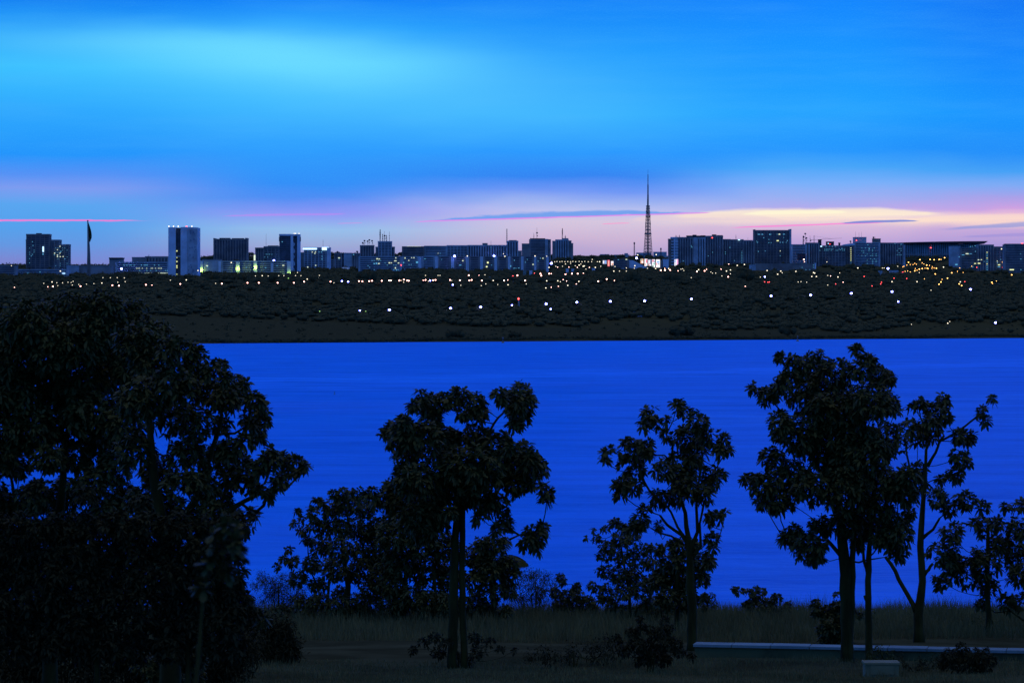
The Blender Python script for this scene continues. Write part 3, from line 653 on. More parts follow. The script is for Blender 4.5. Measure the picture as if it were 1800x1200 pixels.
bld('office_building', 'dark block cut by the right frame edge with a raised flat roof', 480,
    [(1765.5,1850,430.5,'bands',M_dark,30),(1766.5,1850,429,'plain',M_roofdark,20,6)], [(1778.5,474,9,1.8,E_lime),(1794,446,1.6,1.2,E_winc),(1794.5,455.3,2,1.4,E_winc),(1794.5,474,2,1.4,E_winc),(1796.5,427.6,4,1,E_red)], [])
bld('low_building', 'pale low sheds with blue roofs under the fin fronted dark block', 484, [(1545,1551,476.5,'plain',M_mid,20),(1551,1564,480.5,'plain',M_dark,20,4),(1565,1579,475.8,'plain',M_mid,20),(1579,1594,480,'plain',M_dark,20,4)])
bld('low_building', 'small pale shed row below the right apartment blocks', 494, [(1700,1719,491.6,'plain',M_conc,18)])
bld('low_building', 'broad low podium in front of the horned square tower', 476, [(1329,1432,463.5,'plain',M_vdark,30),(1432,1434.5,463,'plain',M_white,30,-1),(1318,1329,466,'plain',M_mid,20,2)], wgrid(1410,1430,466,474,4,3,.4,E_winc,1.4,1.2,61))
# distant roofs along the ridge
for i,(a,b_,t,bs,lb) in enumerate(((1055,1071,447.2,456,'tiny flat roof on the ridge left of the lattice tower'),(1079,1106,448,456,'low distant roof line left of the thin grey mast'),(1098,1104,445.4,456,'tiny roof box on the ridge beside the thin grey mast'),(1119,1145,444.4,456,'low blue roof at the foot of the lattice tower'),(1149,1172,443,456,'low pale roof right of the lattice tower foot'),(1166,1176,450,458,'small dark roof touching the balcony tower'),(1010,1030,452,458,'faint low roofs right of the stepped cream tower'))):
    bld('distant_building', lb, bs, [(a,b_,t,'plain',M_mid,30)], group='distant low roofs on the ridge', Y=11000+i*150)
for px,t,lb in ((1115,427,'short grey mast on the ridge left of the lattice tower'),(1161.7,437,'stubby mast on the ridge right of the lattice tower')):
    Y = 10800; r = empty('radio_mast', (wx(px,Y),Y,T(wx(px,Y),Y))); tag(r, lb, 'mast')
    H = wz(t,Y)-r.location.z; k = MB()
    for s in (-1,1): k.tube([(s*1.6,0,0),(s*.9,0,H)],[.5,.4],4); k.tube([(0,s*1.6,0),(0,s*.9,H)],[.5,.4],4)
    for i in range(12): k.tube([(-1.5,0,H*i/12),(1.5,0,H*(i+1)/12)],[.3,.3],3)
    k.build('lattice', M_metal, r)
    k = MB(); k.ball((0,0,H-1),2.4,8,5,1.5); k.build('antenna_drum', M_metal, r)

def tvtower():
    Y = 10300; px = 1139.0
    r = empty('lattice_tower', (wx(px,Y),Y,T(wx(px,Y),Y))); tag(r, 'very tall lattice broadcasting tower with needle mast, highest thing on the skyline', 'tower')
    g0 = r.location.z; Z = lambda p: wz(p,Y)-g0; s = Y/F
    prof = [(0,9.0),(Z(452),8.4),(Z(411),5.3),(Z(385),3.9),(Z(362),2.6)]
    def half(z): return np.interp(z, [a for a,_ in prof], [b*s for _,b in prof])
    k = MB(); top = Z(362)
    corners = [(math.cos(a), math.sin(a)) for a in (math.radians(200), math.radians(340), math.radians(90))]
    zs = np.linspace(0, top, 34)
    for cx, cy in corners:
        k.tube([(cx*half(z), cy*half(z), z) for z in zs[::3]], [.75]*len(zs[::3]), 5)
    for i in range(len(zs)-1):
        for a in range(3):
            c0, c1 = corners[a], corners[(a+1)%3]; h0, h1 = half(zs[i]), half(zs[i+1])
            k.tube([(c0[0]*h0,c0[1]*h0,zs[i]),(c1[0]*h1,c1[1]*h1,zs[i+1])],[.32,.32],3,False)
            k.tube([(c1[0]*h0,c1[1]*h0,zs[i]),(c0[0]*h1,c0[1]*h1,zs[i+1])],[.32,.32],3,False)
            if i % 2 == 0: k.tube([(c0[0]*h0,c0[1]*h0,zs[i]),(c1[0]*h0,c1[1]*h0,zs[i])],[.45,.45],3,False)
    k.build('lattice', M_metal, r)
    k = MB(); k.tube([(0,0,0),(0,0,Z(411)),(0,0,top)],[2.1,2.0,1.7],8); k.build('lift_shaft', M_vdark, r)
    k = MB(); h = half(Z(411))*1.12; k.quadbox(-h,h,-h,h,Z(412.2),Z(410.2)); k.build('viewing_platform', M_vdark, r)
    for p_, f in ((362,1.3),(367,1.2),(373,1.15),(380,1.2),(404,.9)):
        h = half(Z(p_))*f; k = MB(); k.quadbox(-h,h,-h,h,Z(p_+.6),Z(p_-.6)); k.build('equipment_deck', M_vdark, r)
    k = MB(); q = random.Random(8)
    for i in range(22):
        z = Z(q.uniform(366,406)); h = half(z); a = q.choice(corners); k.ball((a[0]*h, a[1]*h-.5, z), q.uniform(.9,1.7), 6, 4)
    k.build('dish_antenna', M_metal, r)
    k = MB(); k.tube([(-.3,0,top-2),(0,0,Z(345)),(0,0,Z(342))],[2.6,2.2,2.2],6); k.tube([(0,0,Z(343)),(0,0,Z(325)),(0,0,Z(324)),(0,0,Z(307))],[1.9,1.7,1.1,1.0],6); k.tube([(0,0,Z(308)),(0,0,Z(298))],[.4,.25],5); k.build('needle_mast', M_vdark, r)
tvtower()
def flagpole():
    Y = invY(156, 492); x = wx(156,Y); r = empty('flagpole', (x,Y,T(x,Y))); tag(r, 'enormous dark tapering flagpole left of the twin towers', 'flagpole')
    H = wz(389,Y)-r.location.z; s = Y/F; k = MB()
    for i in range(8):
        a = 2*math.pi*i/8; k.tube([(2.9*s*math.cos(a),2.9*s*math.sin(a),-3),(1.9*s*math.cos(a),1.9*s*math.sin(a),H*.45),(1.0*s*math.cos(a)-.8,.9*s*math.sin(a),H*.75),(.35*s*math.cos(a)-1.6,.35*s*math.sin(a),H)],[.95,.8,.7,.6],5)
    k.build('pole_bundle', M_vdark, r)
    k = MB(); k.ball((-1.6,0,H+.6),1.4,6,4); k.build('finial', M_vdark, r)
    f = MB(); n = 14; m_ = 5
    for i in range(n+1):
        for j in range(m_+1):
            t_, w_ = i/n, j/m_
            wd = s*(.5+6.3*math.sin(min(1,t_*1.15)*math.pi*.62)**1.1)*(1 if t_<.8 else 1-(t_-.8)*2.2)
            f.v.append((-1.2+w_*wd*.85+.5, 1.2*math.sin(j*2.4+t_*3), H-2-t_*34*s))
    for i in range(n):
        for j in range(m_): f.f.append([i*(m_+1)+j, i*(m_+1)+j+1, (i+1)*(m_+1)+j+1, (i+1)*(m_+1)+j])
    o = f.build('hanging_flag', M_flag); tag(o, 'limp dark green flag hanging from the enormous flagpole', 'flag')
    o.location = r.location.copy(); md = o.modifiers.new('thickness','SOLIDIFY'); md.thickness = .15
flagpole()

# lit billboards on the hill below the lattice tower
def billboard(x0,x1,t,bt,m_main,extra,label):
    Y = invY((x0+x1)/2, 471)-20; r = empty('billboard', (wx((x0+x1)/2,Y),Y,T(wx((x0+x1)/2,Y),Y))); tag(r, label, 'billboard', 'lit billboards below the lattice tower')
    X = lambda p: wx(p,Y)-r.location.x; Z = lambda p: wz(p,Y)-r.location.z
    k = MB(); k.quadbox(X(x0),X(x1),0,.8,Z(bt),Z(t)); k.build('panel', m_main, r)
    for i,(a,b_,c,d,mm) in enumerate(extra):
        k = MB(); k.quadbox(X(a),X(b_),-.25-.02*i,-.05,Z(d),Z(c)); k.build('poster_patch', mm, r)
    k = MB(); k.tube([(0,.4,-2),(0,.4,Z(bt))],[.5,.5],5); k.build('post', M_metal, r)
EW = emat('billboard_white',(1,.95,.9),1.05); EP = emat('billboard_red',(1,.12,.06),.9); EO = emat('billboard_orange',(1,.45,.15),1.0); EG = emat('billboard_green',(.15,.55,.2),.8); EB = emat('billboard_blue',(.25,.5,.95),.8); ED = emat('billboard_grey',(.35,.35,.42),.7)
billboard(1126,1131,455,463,EO,[(1126.5,1129,455.5,458,EG),(1128,1130.5,459,462,EW)],'small orange and green billboard, leftmost of the bright five')
billboard(1133,1138,455,468,EW,[(1135.4,1137.6,456,462,EP),(1133.6,1135,463,467,EO)],'tall white billboard with a red corner, second of the bright five')
billboard(1139.5,1145,456,470,ED,[(1140,1142,457,463,EW),(1141,1144.5,464.5,469,EW),(1140,1141.8,464,467,EO)],'grey and white billboard, third of the bright five')
billboard(1146.3,1151.6,456,470,EW,[(1146.6,1149,457,460,EP),(1148.6,1151,462,465,EG),(1146.8,1149,466,469,EG),(1149,1151.4,458,461,ED)],'white billboard patched with green and red, fourth of the bright five')
billboard(1153.2,1160,456,470,EW,[(1154.5,1159,459,462,EB),(1153.6,1155,462,466,EP),(1156,1159,463,465,ED)],'white billboard with a pale blue band, rightmost of the bright five')
billboard(1185.6,1187.6,456,467,EW,[(1185.9,1187.2,457,461,EB)],'thin white billboard strip left of the pink one')
billboard(1188.2,1192,455.5,468,EW,[(1189.6,1191.8,456,467,emat('billboard_pink',(1,.3,.55),.9))],'narrow white and pink billboard by the balcony tower')
billboard(1059.5,1066.5,457.5,464,ED,[(1060,1062,458,463,EW),(1063.5,1065.5,458,463,EB)],'wide grey billboard with white frame left of the red one')
billboard(1068,1071.8,457,468,EP,[(1068.8,1070.6,459,467,EO)],'red upright billboard left of the pale wedge building')
billboard(1074,1079,459,466.5,EW,[(1075,1078,462,466,EO)],'small white billboard with orange base right of the red one')
r_ = empty('wedge_building', (wx(1120,invY(1120,474)),invY(1120,474),T(wx(1120,invY(1120,474)),invY(1120,474)))); tag(r_, 'pale blue wedge building sloping down below the bright billboards', 'building')
Y = r_.location.y; X = lambda p: wx(p,Y)-r_.location.x; Z = lambda p: wz(p,Y)-r_.location.z
k = MB(); k.prism([(X(1106),-12),(X(1142),-12),(X(1140),Z(471)),(X(1124),Z(463.5)),(X(1113),Z(457.8)),(X(1106),Z(457))], 0, 30); k.build('wall', M_white, r_)
k = MB(); k.quadbox(X(1104.6),X(1106),-1,30,-12,Z(456)); k.build('side_wall', M_dark, r_)
bld('low_building', 'dark low hall with dim roof lights left of the pale wedge building', 476, [(1079,1105,456,'bands',M_vdark,24)], [(1087,456.6,3,1.2,E_winc),(1101,456,4,1.4,E_win)])
bld('low_building', 'pale blue pier wall between the billboards and the balcony tower', 472, [(1165.5,1175.5,456,'plain',M_white,14),(1161,1165,458,'plain',M_dark,14,3)])
# small pale slabs and house roofs among the trees
small = [(919.5,925,475.5,489,'leaning pale slab below the ministry row, left of two'),(930.5,935.5,476,488,'pale slab below the ministry row, right of two'),(995,999.5,473,483,'pale blue cube on the hillside, left of a pair'),(1004.5,1009,473.2,482,'pale blue cube on the hillside, right of a pair'),(1041,1046,472,479,'small blue kiosk on the lamp covered hillside'),(1050,1054,472,477.5,'smaller blue kiosk right of the first on the hillside'),(1084,1088,472,477,'tiny blue kiosk left of the wedge building'),(1092,1096.5,472,476.5,'tiny blue kiosk beside the wedge building foot'),(961.5,965.5,487,492,'pale little house front below the ministry row end'),(860,862.5,487,493,'thin pale wall below the fifth ministry'),(213.5,223,474.5,485,'blue lit cube beside the small dark topped cube building')]
for a,b_,t,bs,lb in small: bld('small_building', lb, bs, [(a,b_,t,'plain',M_white if bs<489 else M_conc,10)], drop=4)
def house(px,wd,py,label,m=M_tile,h=1.6):
    Y = invY(px, py+2.2); x = wx(px,Y); r = empty('house', (x,Y,T(x,Y))); tag(r, label, 'house', 'houses among the trees before the city')
    W2 = wd/2*Y/F; zt = wz(py,Y)-r.location.z; k = MB(); k.quadbox(-W2*.94,W2*.94,0,10,-3,zt-.5); k.build('wall', M_mid, r)
    k = MB(); k.prism([(-W2,zt-1.2),(W2,zt-1.2),(W2*.75,zt+h*.6),(-W2*.7,zt+h*.6)], -1.5, 12)
    k.v = [(x_, y_, z_) for x_,y_,z_ in k.v]; k.build('roof', m, r)
    BOXES.append((px-wd/2, px+wd/2, py-1, Y))
hs = [(842,12,495,'pale roofed house, leftmost of the roofs below the ministries'),(856,9,499,'grey roof just below and right of the leftmost pale roof'),(871,14,499.5,'wide blue grey roof below the fourth red amber lamp'),(888,13,498,'blue roofed house right of the wide grey roof'),(907,12,494.5,'sharp blue roof, brightest of the roofs below the ministries'),(899,15,503,'dim low roof under the sharp blue roof'),(921,8,507.5,'lowest pale roof among the trees below the ministries'),(948,10,497.5,'bright blue roof right of the tree line gap'),(966,19,498.8,'long green grey roof right of the bright blue roof'),(1012,12,503,'faint roof below the lamp covered hillside'),(1073,5,496.5,'tiny blue roof below the wedge building'),(1245,8,494,'small blue roof below the ridge block'),(1211,4,505,'tiny pale roof in the dark trees'),(1310,16,497,'long slanting roof below the horned square tower'),(1322,10,495,'short roof joined behind the long slanting roof'),(1418,18,498.8,'slanting pale roof below the aerial block'),(1432,12,502.5,'lower pale roof right of the slanting one'),(1483,10,498,'dim flat roof below the corner tower'),(58,33,492,'long dim flat roof below the stepped hotel tower'),(8,13,496.5,'thin pale roof at the far left edge'),(134,14,500,'blue roof right of the lamps below the hotel tower'),(1680,10,494.5,'blue gable among orange lamps at right'),(1736,10,497,'bright blue roof near the right amber lamps'),(1752,12,498.5,'dim roof beside the right amber lamps'),(1584,7,531.5,'small lit blue roof low on the dark far shore'),(1690,8,497,'small blue roof right of the blue gable')]
for h_ in hs: house(*h_)

# ------------------------------------------------------------------ lamps
LAMPS = {
'w': [(20,467),(77,498),(100,497),(101.5,502),(110,497),(119.5,496),(125,496.5),(128.5,494.5),(127,501),(138.5,500),(152,499.5),(165,498.5),(181,488),(194,488),(206,488),(218.5,488.5),(207,496),(220,495),(299.5,492.5),(379,498),(449,485),(471.5,485),(490,484.5),(499,484.5),(519.5,484.5),(529,484.5),(523,479),(561.5,484),(560,488),(587,497),(630,479.5),(705,493),(709.5,496),(748,484),(753,494),(770,484),(773.5,484),(794,493),(810,501.5),(852.5,483),(885,446),(875,500),(854,499),(846,502),(925,499),(961,450.5),(985,495),(1089,476.5),(1101,471),(1101,476.5),(1115,471.5),(1138,471.5),(1197,473),(1200,472.5),(1202,475.5),(1165,488),(1215,488),(1249.5,478),(1252.5,480),(1258,480),(1269,485),(1284,481),(1375,479.5),(1336.5,487),(1403,495.5),(1408,495),(1418,496),(1453.5,460.5),(1455,484),(1476,479.5),(1455,501),(1551,471),(1554,471),(1578,468),(1616,479),(1636.5,510),(1602,570),(1669.5,565),
      (970,460),(975,460),(979,459.7),(984,460),(988,459.6),(993,460),(998,459.8),(1003,460),(1007,459.5),(1012,460),(1018,459.5),(1023,460),(1028,459.6),(1034,460),(1040,460),(1041,456),(1050,460),(977,468),(989,468),(994,464),(1003,463),(1011,467),(1021,464),(1030,473),(1056,468),(1081,468.5)],
'W': [(91.5,495.5),(106,476.5),(179,497.5),(327.5,492),(348,475.5),(406.5,461.5),(461,484.5),(540,490.5),(821.5,450),(887.5,450.5),(940.5,450),(867,493),(961,493.5),(980.5,493.5),(998,501.5),(1017.5,494.5),(893,500.5),(959.5,506),(1079,476.5),(1121,448),(1153.5,447.5),(1116,467),(1152.5,472),(1175.5,472),(1228,474),(1277,476.5),(1284,474.5),(1296,466.5),(1308.5,465),(1348.5,475.5),(1372.5,476.5),(1367,482),(1399,477),(1430,479),(1432,480),(1427,486),(1435,486),(1473,487),(1508,471),(1568,495),(1612,495),(1658.5,469.5),(1688,495.5),(1760.5,437.5),(1666,568),(1046.5,470),(965,470),(1025,468),(1027,467.5),(1054,460),(1018,466)],
'o': [(25.5,505),(84,504),(267,501),(744,492.5),(842,484),(892.5,492),(969,481),(1025.5,480),(990,491.5),(996,494),(1013,499),(969,505),(981.5,503),(1080,493),(1168.5,472),(1192,476),(1242,473.5),(1267.5,473),(1281,464),(1310,503),(1414,460),(1460,485),(1482,496),(1587,469),(1589,468),(1594,466),(1600,465),(1605,465),(1608,463),(1611,464.5),(1621,462),(1654,456),(1624,464),(1634,466.5),(1639,468.5),(1591,477),(1595.5,476),(1600,478),(1612,475),(1609,472),(1626,471.5),(1632,472),(1638,471.5),(1642,471),(1687,471),(1683,477),(1693,479),(1656,491),(1625,490),(1744.5,498.5),(1751.5,494),(1762,461),(1708,468),(980,469.5),(1000,469.5),(1015,470),(1036,470)],
'O': [(93,503.5),(141.5,503),(197.5,501.5),(209,502),(256.5,500.5),(317,499),(390,498.5),(435,497),(455,497),(488,497),(516.5,497),(534.5,495),(581,495),(631,494),(637,494.5),(649,494),(654,493.5),(671,493.5),(684,493),(687,493),(702,493),(710,491.5),(716,493),(718.5,493.5),(748,492),(761.5,492.5),(765.5,492),(791,492),(808.5,492.5),(825,493),(829,492),(824,484),(847,493),(886,493),(909.5,484),(923,493),(950,481),(951.5,484.5),(965.5,481),(994,482),(1005.5,481),(1015.5,481),(1051.5,494.5),(1066.5,490.5),(1161.5,475),(1169,475),(1178,474.5),(1225,477),(1238.5,476),(1280,486.5),(1597,461),(1617,456.5),(1635,456),(1642,456.5),(1651,456),(1660.5,453),(1608,476),(1616,473),(1621,472),(1630,471.5),(1646,471.5),(1629,466),(1673,479.5),(1644,481.5),(1665.5,489),(1654,495.5),(1650.5,499.5),(1686,499),(1690.5,502),(1743.5,496),(1778.5,483),(1413,456)],
'r': [(901.5,485),(939.5,480),(1344,495.5),(1350,496),(1352.5,495.5),(1469,499),(1519,486),(1549.5,496),(1548,499),(1533,502.5),(1571.5,489),(1587,478),(1594,489.5),(1696,495),(1763,466),(1762.5,470),(1717,470)],
'B': [(213.5,472.5),(481.5,458),(684.5,544.5),(792,541.5),(799,450),(845,539.5),(868.5,450),(960,534),(969,463),(1014,531),(1073,529.5),(1119,453.5),(1133,529),(1215.5,525.5),(1355.5,520),(1425,518.5),(1496.5,515.5),(1561,472),(1568,512.5),(1706,508.5),(1750,567)],
'b': [(601,494),(632.5,545.5),(756,493),(796,500.5),(900,536.5),(968,543),(1344.5,486.5),(1579,530),(612,495)],
'g': [(507,489),(562,547),(643,547)],
}
KIND = {'w':(E_white,1.15,'small white','w'),'W':(E_white,1.75,'bright white','W'),'o':(E_amber,1.1,'small orange','o'),'O':(E_amber,1.9,'large pinkish orange','O'),'r':(E_red,1.2,'small red','r'),'B':(E_blue,3.0,'big bluish white','B'),'b':(E_blue,2.2,'medium bluish white','b'),'g':(E_green,1.3,'dim green','g')}
E_or2 = E_orange
ANCH = [(-10,'the far left low block'),(84,'the stepped hotel tower'),(155,'the flagpole'),(204,'the dark topped cube building'),(262,'the lit office palace'),(322,'the twin slab towers'),(405,'the dark windowless block'),(470,'the roof aerial block'),(508,'the framed tower'),(557,'the glowing cornice block'),(606,'the blue dome'),(645,'the mushroom aerial tower'),(677,'the two mast tower'),(726,'the lit roof edge block'),(790,'the third ministry slab'),(845,'the fifth ministry slab'),(897,'the tall fin tower'),(943,'the shouldered tower'),(989,'the stepped cream tower'),(1035,'the open ridge gap'),(1065,'the red billboard'),(1100,'the thin grey mast'),(1139,'the lattice tower'),(1183,'the balcony tower'),(1215,'the pale striped tower'),(1255,'the ridge block'),(1298,'the cool window block'),(1358,'the horned square tower'),(1404,'the dark square opening'),(1431,'the crane'),(1462,'the raised roof box'),(1493,'the sloping roof block'),(1524,'the corner tower'),(1570,'the pale edged fin block'),(1610,'the curved hall left end'),(1645,'the curved hall middle'),(1679,'the pale upright block'),(1735,'the green window column'),(1785,'the right edge block')]
allp = [(px,py,k) for k,L in LAMPS.items() for px,py in L]
def zone(py): return 'beside' if py < 463 else ('on slope below' if py < 482 else ('in tree line below' if py < 507 else 'on dark shore below'))
cells = {}
for a in allp:
    an = min(ANCH, key=lambda q: abs(q[0]-a[0]))[1]; cells.setdefault((an.replace('the ','',1), zone(a[1]), a[2]), []).append(a)
label_of = {}
for (an, zn, k), L in cells.items():
    L.sort()
    for i, a in enumerate(L):
        s = '%s street lamp %s %s' % (KIND[k][2], zn, an)
        if len(L) == 2: s += ', %s one' % ('left','right')[i]
        elif len(L) > 2: s += ', ' + ('leftmost' if i == 0 else 'rightmost' if i == len(L)-1 else ordn[i]+' from left')
        label_of[a] = s
POLE = {}; LAMPPOS = []
for (px,py,k) in allp:
    m, rad, nm, _ = KIND[k]
    if k in 'oO' and px > 1580: m = E_or2
    h = 9.0; Y = invY(px, py, h, 4400)
    for (a,b_,t,YB) in BOXES:
        if a-1 <= px <= b_+1 and py >= t-1 and YB < Y+12: Y = YB-22
    Y = min(Y, 10500)
    x = wx(px,Y); gz = T(x,Y); z = wz(py,Y); h = z-gz
    if h < 2: h = 2.0; gz = z-h
    rr = (.85 if px > 1580 and k in 'oO' else 1.0)*rad*(.64 if k in 'woWO' else .66)*Y/7200.0
    r = empty('street_lamp', (x,Y,gz)); tag(r, label_of[(px,py,k)], 'street lamp', 'street lamps of the city at dusk')
    key = (m.name, k)
    if key not in POLE:
        kk = MB(); kk.tube([(0,0,0),(0,0,.9)],[.16,.10],5); pole = kk.build('pole', M_metal, r)
        kk = MB(); kk.ball((0,0,0),1.0,8,6,.8); head = kk.build('lamp_head', m, r)
        POLE[key] = (pole, head)
    else:
        pole, head = (o.copy() for o in POLE[key]); link(pole); link(head); pole.parent = r; head.parent = r
    pole.scale = (1,1,max(.5,h)/.9); head.location = (0,0,h); head.scale = (rr,rr,rr)
    LAMPPOS.append((px,py,Y))

# beacon column on the dark shore and buoys on the lake
Y = invY(912, 546); r = empty('beacon_column', (wx(912,Y),Y,T(wx(912,Y),Y))); tag(r, 'faint pale column with a red light on the dark shore', 'column')
H = wz(527.5,Y)-r.location.z; k = MB(); k.tube([(0,0,-2),(0,0,H*.5),(0,0,H)],[1.7,1.5,1.1],10); k.build('shaft', M_dark, r)
k = MB(); k.tube([(-.5,0,H),(-.5,0,H+1.6)],[.2,.2],4); k.ball((-.5,0,H+2.0),1.3,7,5); k.build('red_light', E_red, r); LAMPPOS.append((911,526,Y))
def buoy(px,py,s,label):
    Y = -WATER*F/(py-HOR); r = empty('channel_buoy', (wx(px,Y),Y,WATER)); tag(r, label, 'buoy')
    k = MB(); k.tube([(0,0,-.3*s),(0,0,.7*s),(0,0,.9*s)],[1.2*s,1.1*s,.5*s],10); k.build('float', M_buoy, r)
    k = MB(); k.tube([(0,0,.8*s),(0,0,3.6*s)],[.3*s,.2*s],6); k.ball((0,0,3.6*s),.6*s,7,5,1.3); k.build('top_mark', M_vdark, r)
buoy(884,602.5,1.5,'yellow channel buoy near the far shore left of the middle')
buoy(1402,599.5,1.5,'yellow channel buoy near the far shore at right')
buoy(588,693,.32,'tiny dark buoy alone on open water at left')
# scattered pale boats and cars drawn up on the far shore
q = random.Random(12)
spots = [(1103,550),(1115,551),(1121,551.5),(1132,549.5),(1133.5,550.5),(1151,549.5),(1154,549.5),(1174,550),(1122,557.5),(1126.5,557.5),(965,551),(974,558.5),(976.5,552.5),(987,562.5),(828,559.5),(872,564.5),(1045,559),(1616,536),(1118,510),(1211,505.5)]
boatlab = ['in the cluster left of the pair','left in a tight pair','right in a tight pair','','' ]
for i,(px,py) in enumerate(spots):
    an = min(ANCH, key=lambda q_: abs(q_[0]-px))[1]
    Y = invY(px, py+.6); x = wx(px,Y); gz = T(x,Y); r = empty('parked_van', (x,Y,gz), q.uniform(.7,1.4)); tag(r, 'faint pale van, %s on the dark shore, below %s' % (ordn[sorted(s_[0] for s_ in spots).index(px)]+' from left', an.replace('the ','')), 'van', 'pale vans parked on the dark far shore')
    k = MB(); k.prism([(-2.6,.5),(2.6,.5),(2.6,1.3),(1.9,1.5),(1.2,2.3),(-2.5,2.4),(-2.6,1.4)], -1, 1); k.build('body', M_tile, r)
    for wx_ in (-1.7,1.6):
        k = MB(); k.tube([(wx_,-1.05,.45),(wx_,1.05,.45)],[.45,.45],10); k.build('wheels', M_vdark, r)

# ------------------------------------------------------------------ far woods
def crown_soup(c, R, Hh, n, rs, size):
    """leafy clumps scattered through an ellipsoid: triangles with normals roughly outward"""
    d = rs.normal(size=(n,3)); d /= np.linalg.norm(d,axis=1)[:,None]
    rad = rs.uniform(.55,1.0,n)[:,None]*(1+.18*np.sin(d[:,:1]*5+c[0])+.15*np.cos(d[:,2:]*6+c[1]))
    p = d*rad*np.array([R,R,Hh]) + np.array(c)
    a = rs.normal(size=(n,3)); a -= (a*d).sum(1)[:,None]*d*.7; a /= np.linalg.norm(a,axis=1)[:,None]
    b = np.cross(d, a); b /= np.maximum(np.linalg.norm(b,axis=1),.01)[:,None]; s = rs.uniform(.6,1.3,n)[:,None]*size
    return np.stack([p+a*s, p-a*s*.6+b*s*.8, p-a*s*.5-b*s*.8],1)
def corev(c, R, Hh, rs):
    n1, n2 = 9, 5; ph = -math.pi/2+math.pi*np.arange(n2+1)/n2; th = 2*math.pi*np.arange(n1)/n1
    v = np.stack([np.cos(ph)[:,None]*np.cos(th)[None], np.cos(ph)[:,None]*np.sin(th)[None], np.repeat(np.sin(ph)[:,None], n1, 1)], -1)
    v = v*(1+rs.uniform(-.28,.28,v.shape[:2]))[:,:,None]; v[0] = v[0].mean(0); v[-1] = v[-1].mean(0)
    return (v*np.array([R,R,Hh])*.78+np.array(c)).reshape(-1,3)
CI = np.array([[i*9+j, i*9+(j+1)%9, (i+1)*9+(j+1)%9, (i+1)*9+j] for i in range(5) for j in range(9)])
def icocore(c, R, Hh, rs):
    n1, n2 = 7, 4; vs = []
    for i in range(n2+1):
        ph = -math.pi/2+math.pi*i/n2
        vs.append([(math.cos(ph)*math.cos(2*math.pi*j/n1), math.cos(ph)*math.sin(2*math.pi*j/n1), math.sin(ph)) for j in range(n1)])
    vs = np.array(vs); vs = vs*(1+rs.uniform(-.22,.22,vs.shape[:2]))[:,:,None]*np.array([R,R,Hh])*.82+np.array(c); out = []
    for i in range(n2):
        for j in range(n1):
            j2=(j+1)%n1; out.append([vs[i,j],vs[i,j2],vs[i+1,j2]]); out.append([vs[i,j],vs[i+1,j2],vs[i+1,j]])
    return np.array(out)
rs = np.random.RandomState(4)
LP = np.array(LAMPPOS)
soup = []; cores = []; cnt = 0
for it in range(15000):
    if it < 11500: Y = math.sqrt(rs.uniform(4950**2, 7600**2))
    else: Y = rs.uniform(7400, 10500)
    u = rs.uniform(-.15,.15); x = u*Y; D = float(shoreD(u)); d = Y-D
    if d < 380 + 160*math.sin(u*60)+90*math.sin(u*171+2): 
        if rs.rand() > .02 or d < 60: continue
    if Y > 7300 and rs.rand() > .55: continue
    Hh = rs.uniform(2.6,5.0); R = rs.uniform(5.0,11.0); gz = T(x,Y); px = 900+u*F
    top = HOR-F*(gz+Hh*1.9)/Y
    near = LP[(abs(LP[:,0]-px) < R*F/Y+1.5)]
    if len(near) and ((near[:,1] > top-1.5) & (near[:,2] > Y-8) & (near[:,1] < top+24)).any(): continue
    # keep the fronts of buildings visible
    hid = False
    if Y > 6300:
        for (a,b_,t,YB) in BOXES:
            if a-4 < px < b_+4 and Y > YB-30 and Y < YB+60: hid = True; break
    if hid: continue
    c = (x, Y, gz+Hh*.95)
    cores.append(corev(c, R, Hh, rs)); soup.append(crown_soup(c, R*1.08, Hh*1.25, 36, rs, 1.7)); cnt += 1
CV = np.concatenate(cores); SV = np.concatenate(soup).reshape(-1,3); nc = len(CV)
QF = (CI[None]+45*0+ (np.arange(len(cores))*54)[:,None,None]).reshape(-1,4); TF = (nc+np.arange(len(SV))).reshape(-1,3)
me = bpy.data.meshes.new('far_woods'); me.vertices.add(nc+len(SV)); me.vertices.foreach_set('co', np.concatenate([CV,SV]).astype(np.float32).reshape(-1))
li = np.concatenate([QF.reshape(-1), TF.reshape(-1)]).astype(np.int32); me.loops.add(len(li)); me.loops.foreach_set('vertex_index', li)
tot = np.concatenate([np.full(len(QF),4), np.full(len(TF),3)]).astype(np.int32); me.polygons.add(len(tot))
me.polygons.foreach_set('loop_start', np.concatenate([[0], np.cumsum(tot)[:-1]]).astype(np.int32)); me.polygons.foreach_set('loop_total', tot)
me.polygons.foreach_set('use_smooth', np.concatenate([np.ones(len(QF),bool), np.zeros(len(TF),bool)]))
me.update(calc_edges=True); me.validate(); me.materials.append(M_forest); o = link(bpy.data.objects.new('far_woods', me)); tag(o, 'dark mass of trees covering the slope between lake and city', 'woods', kind='stuff')
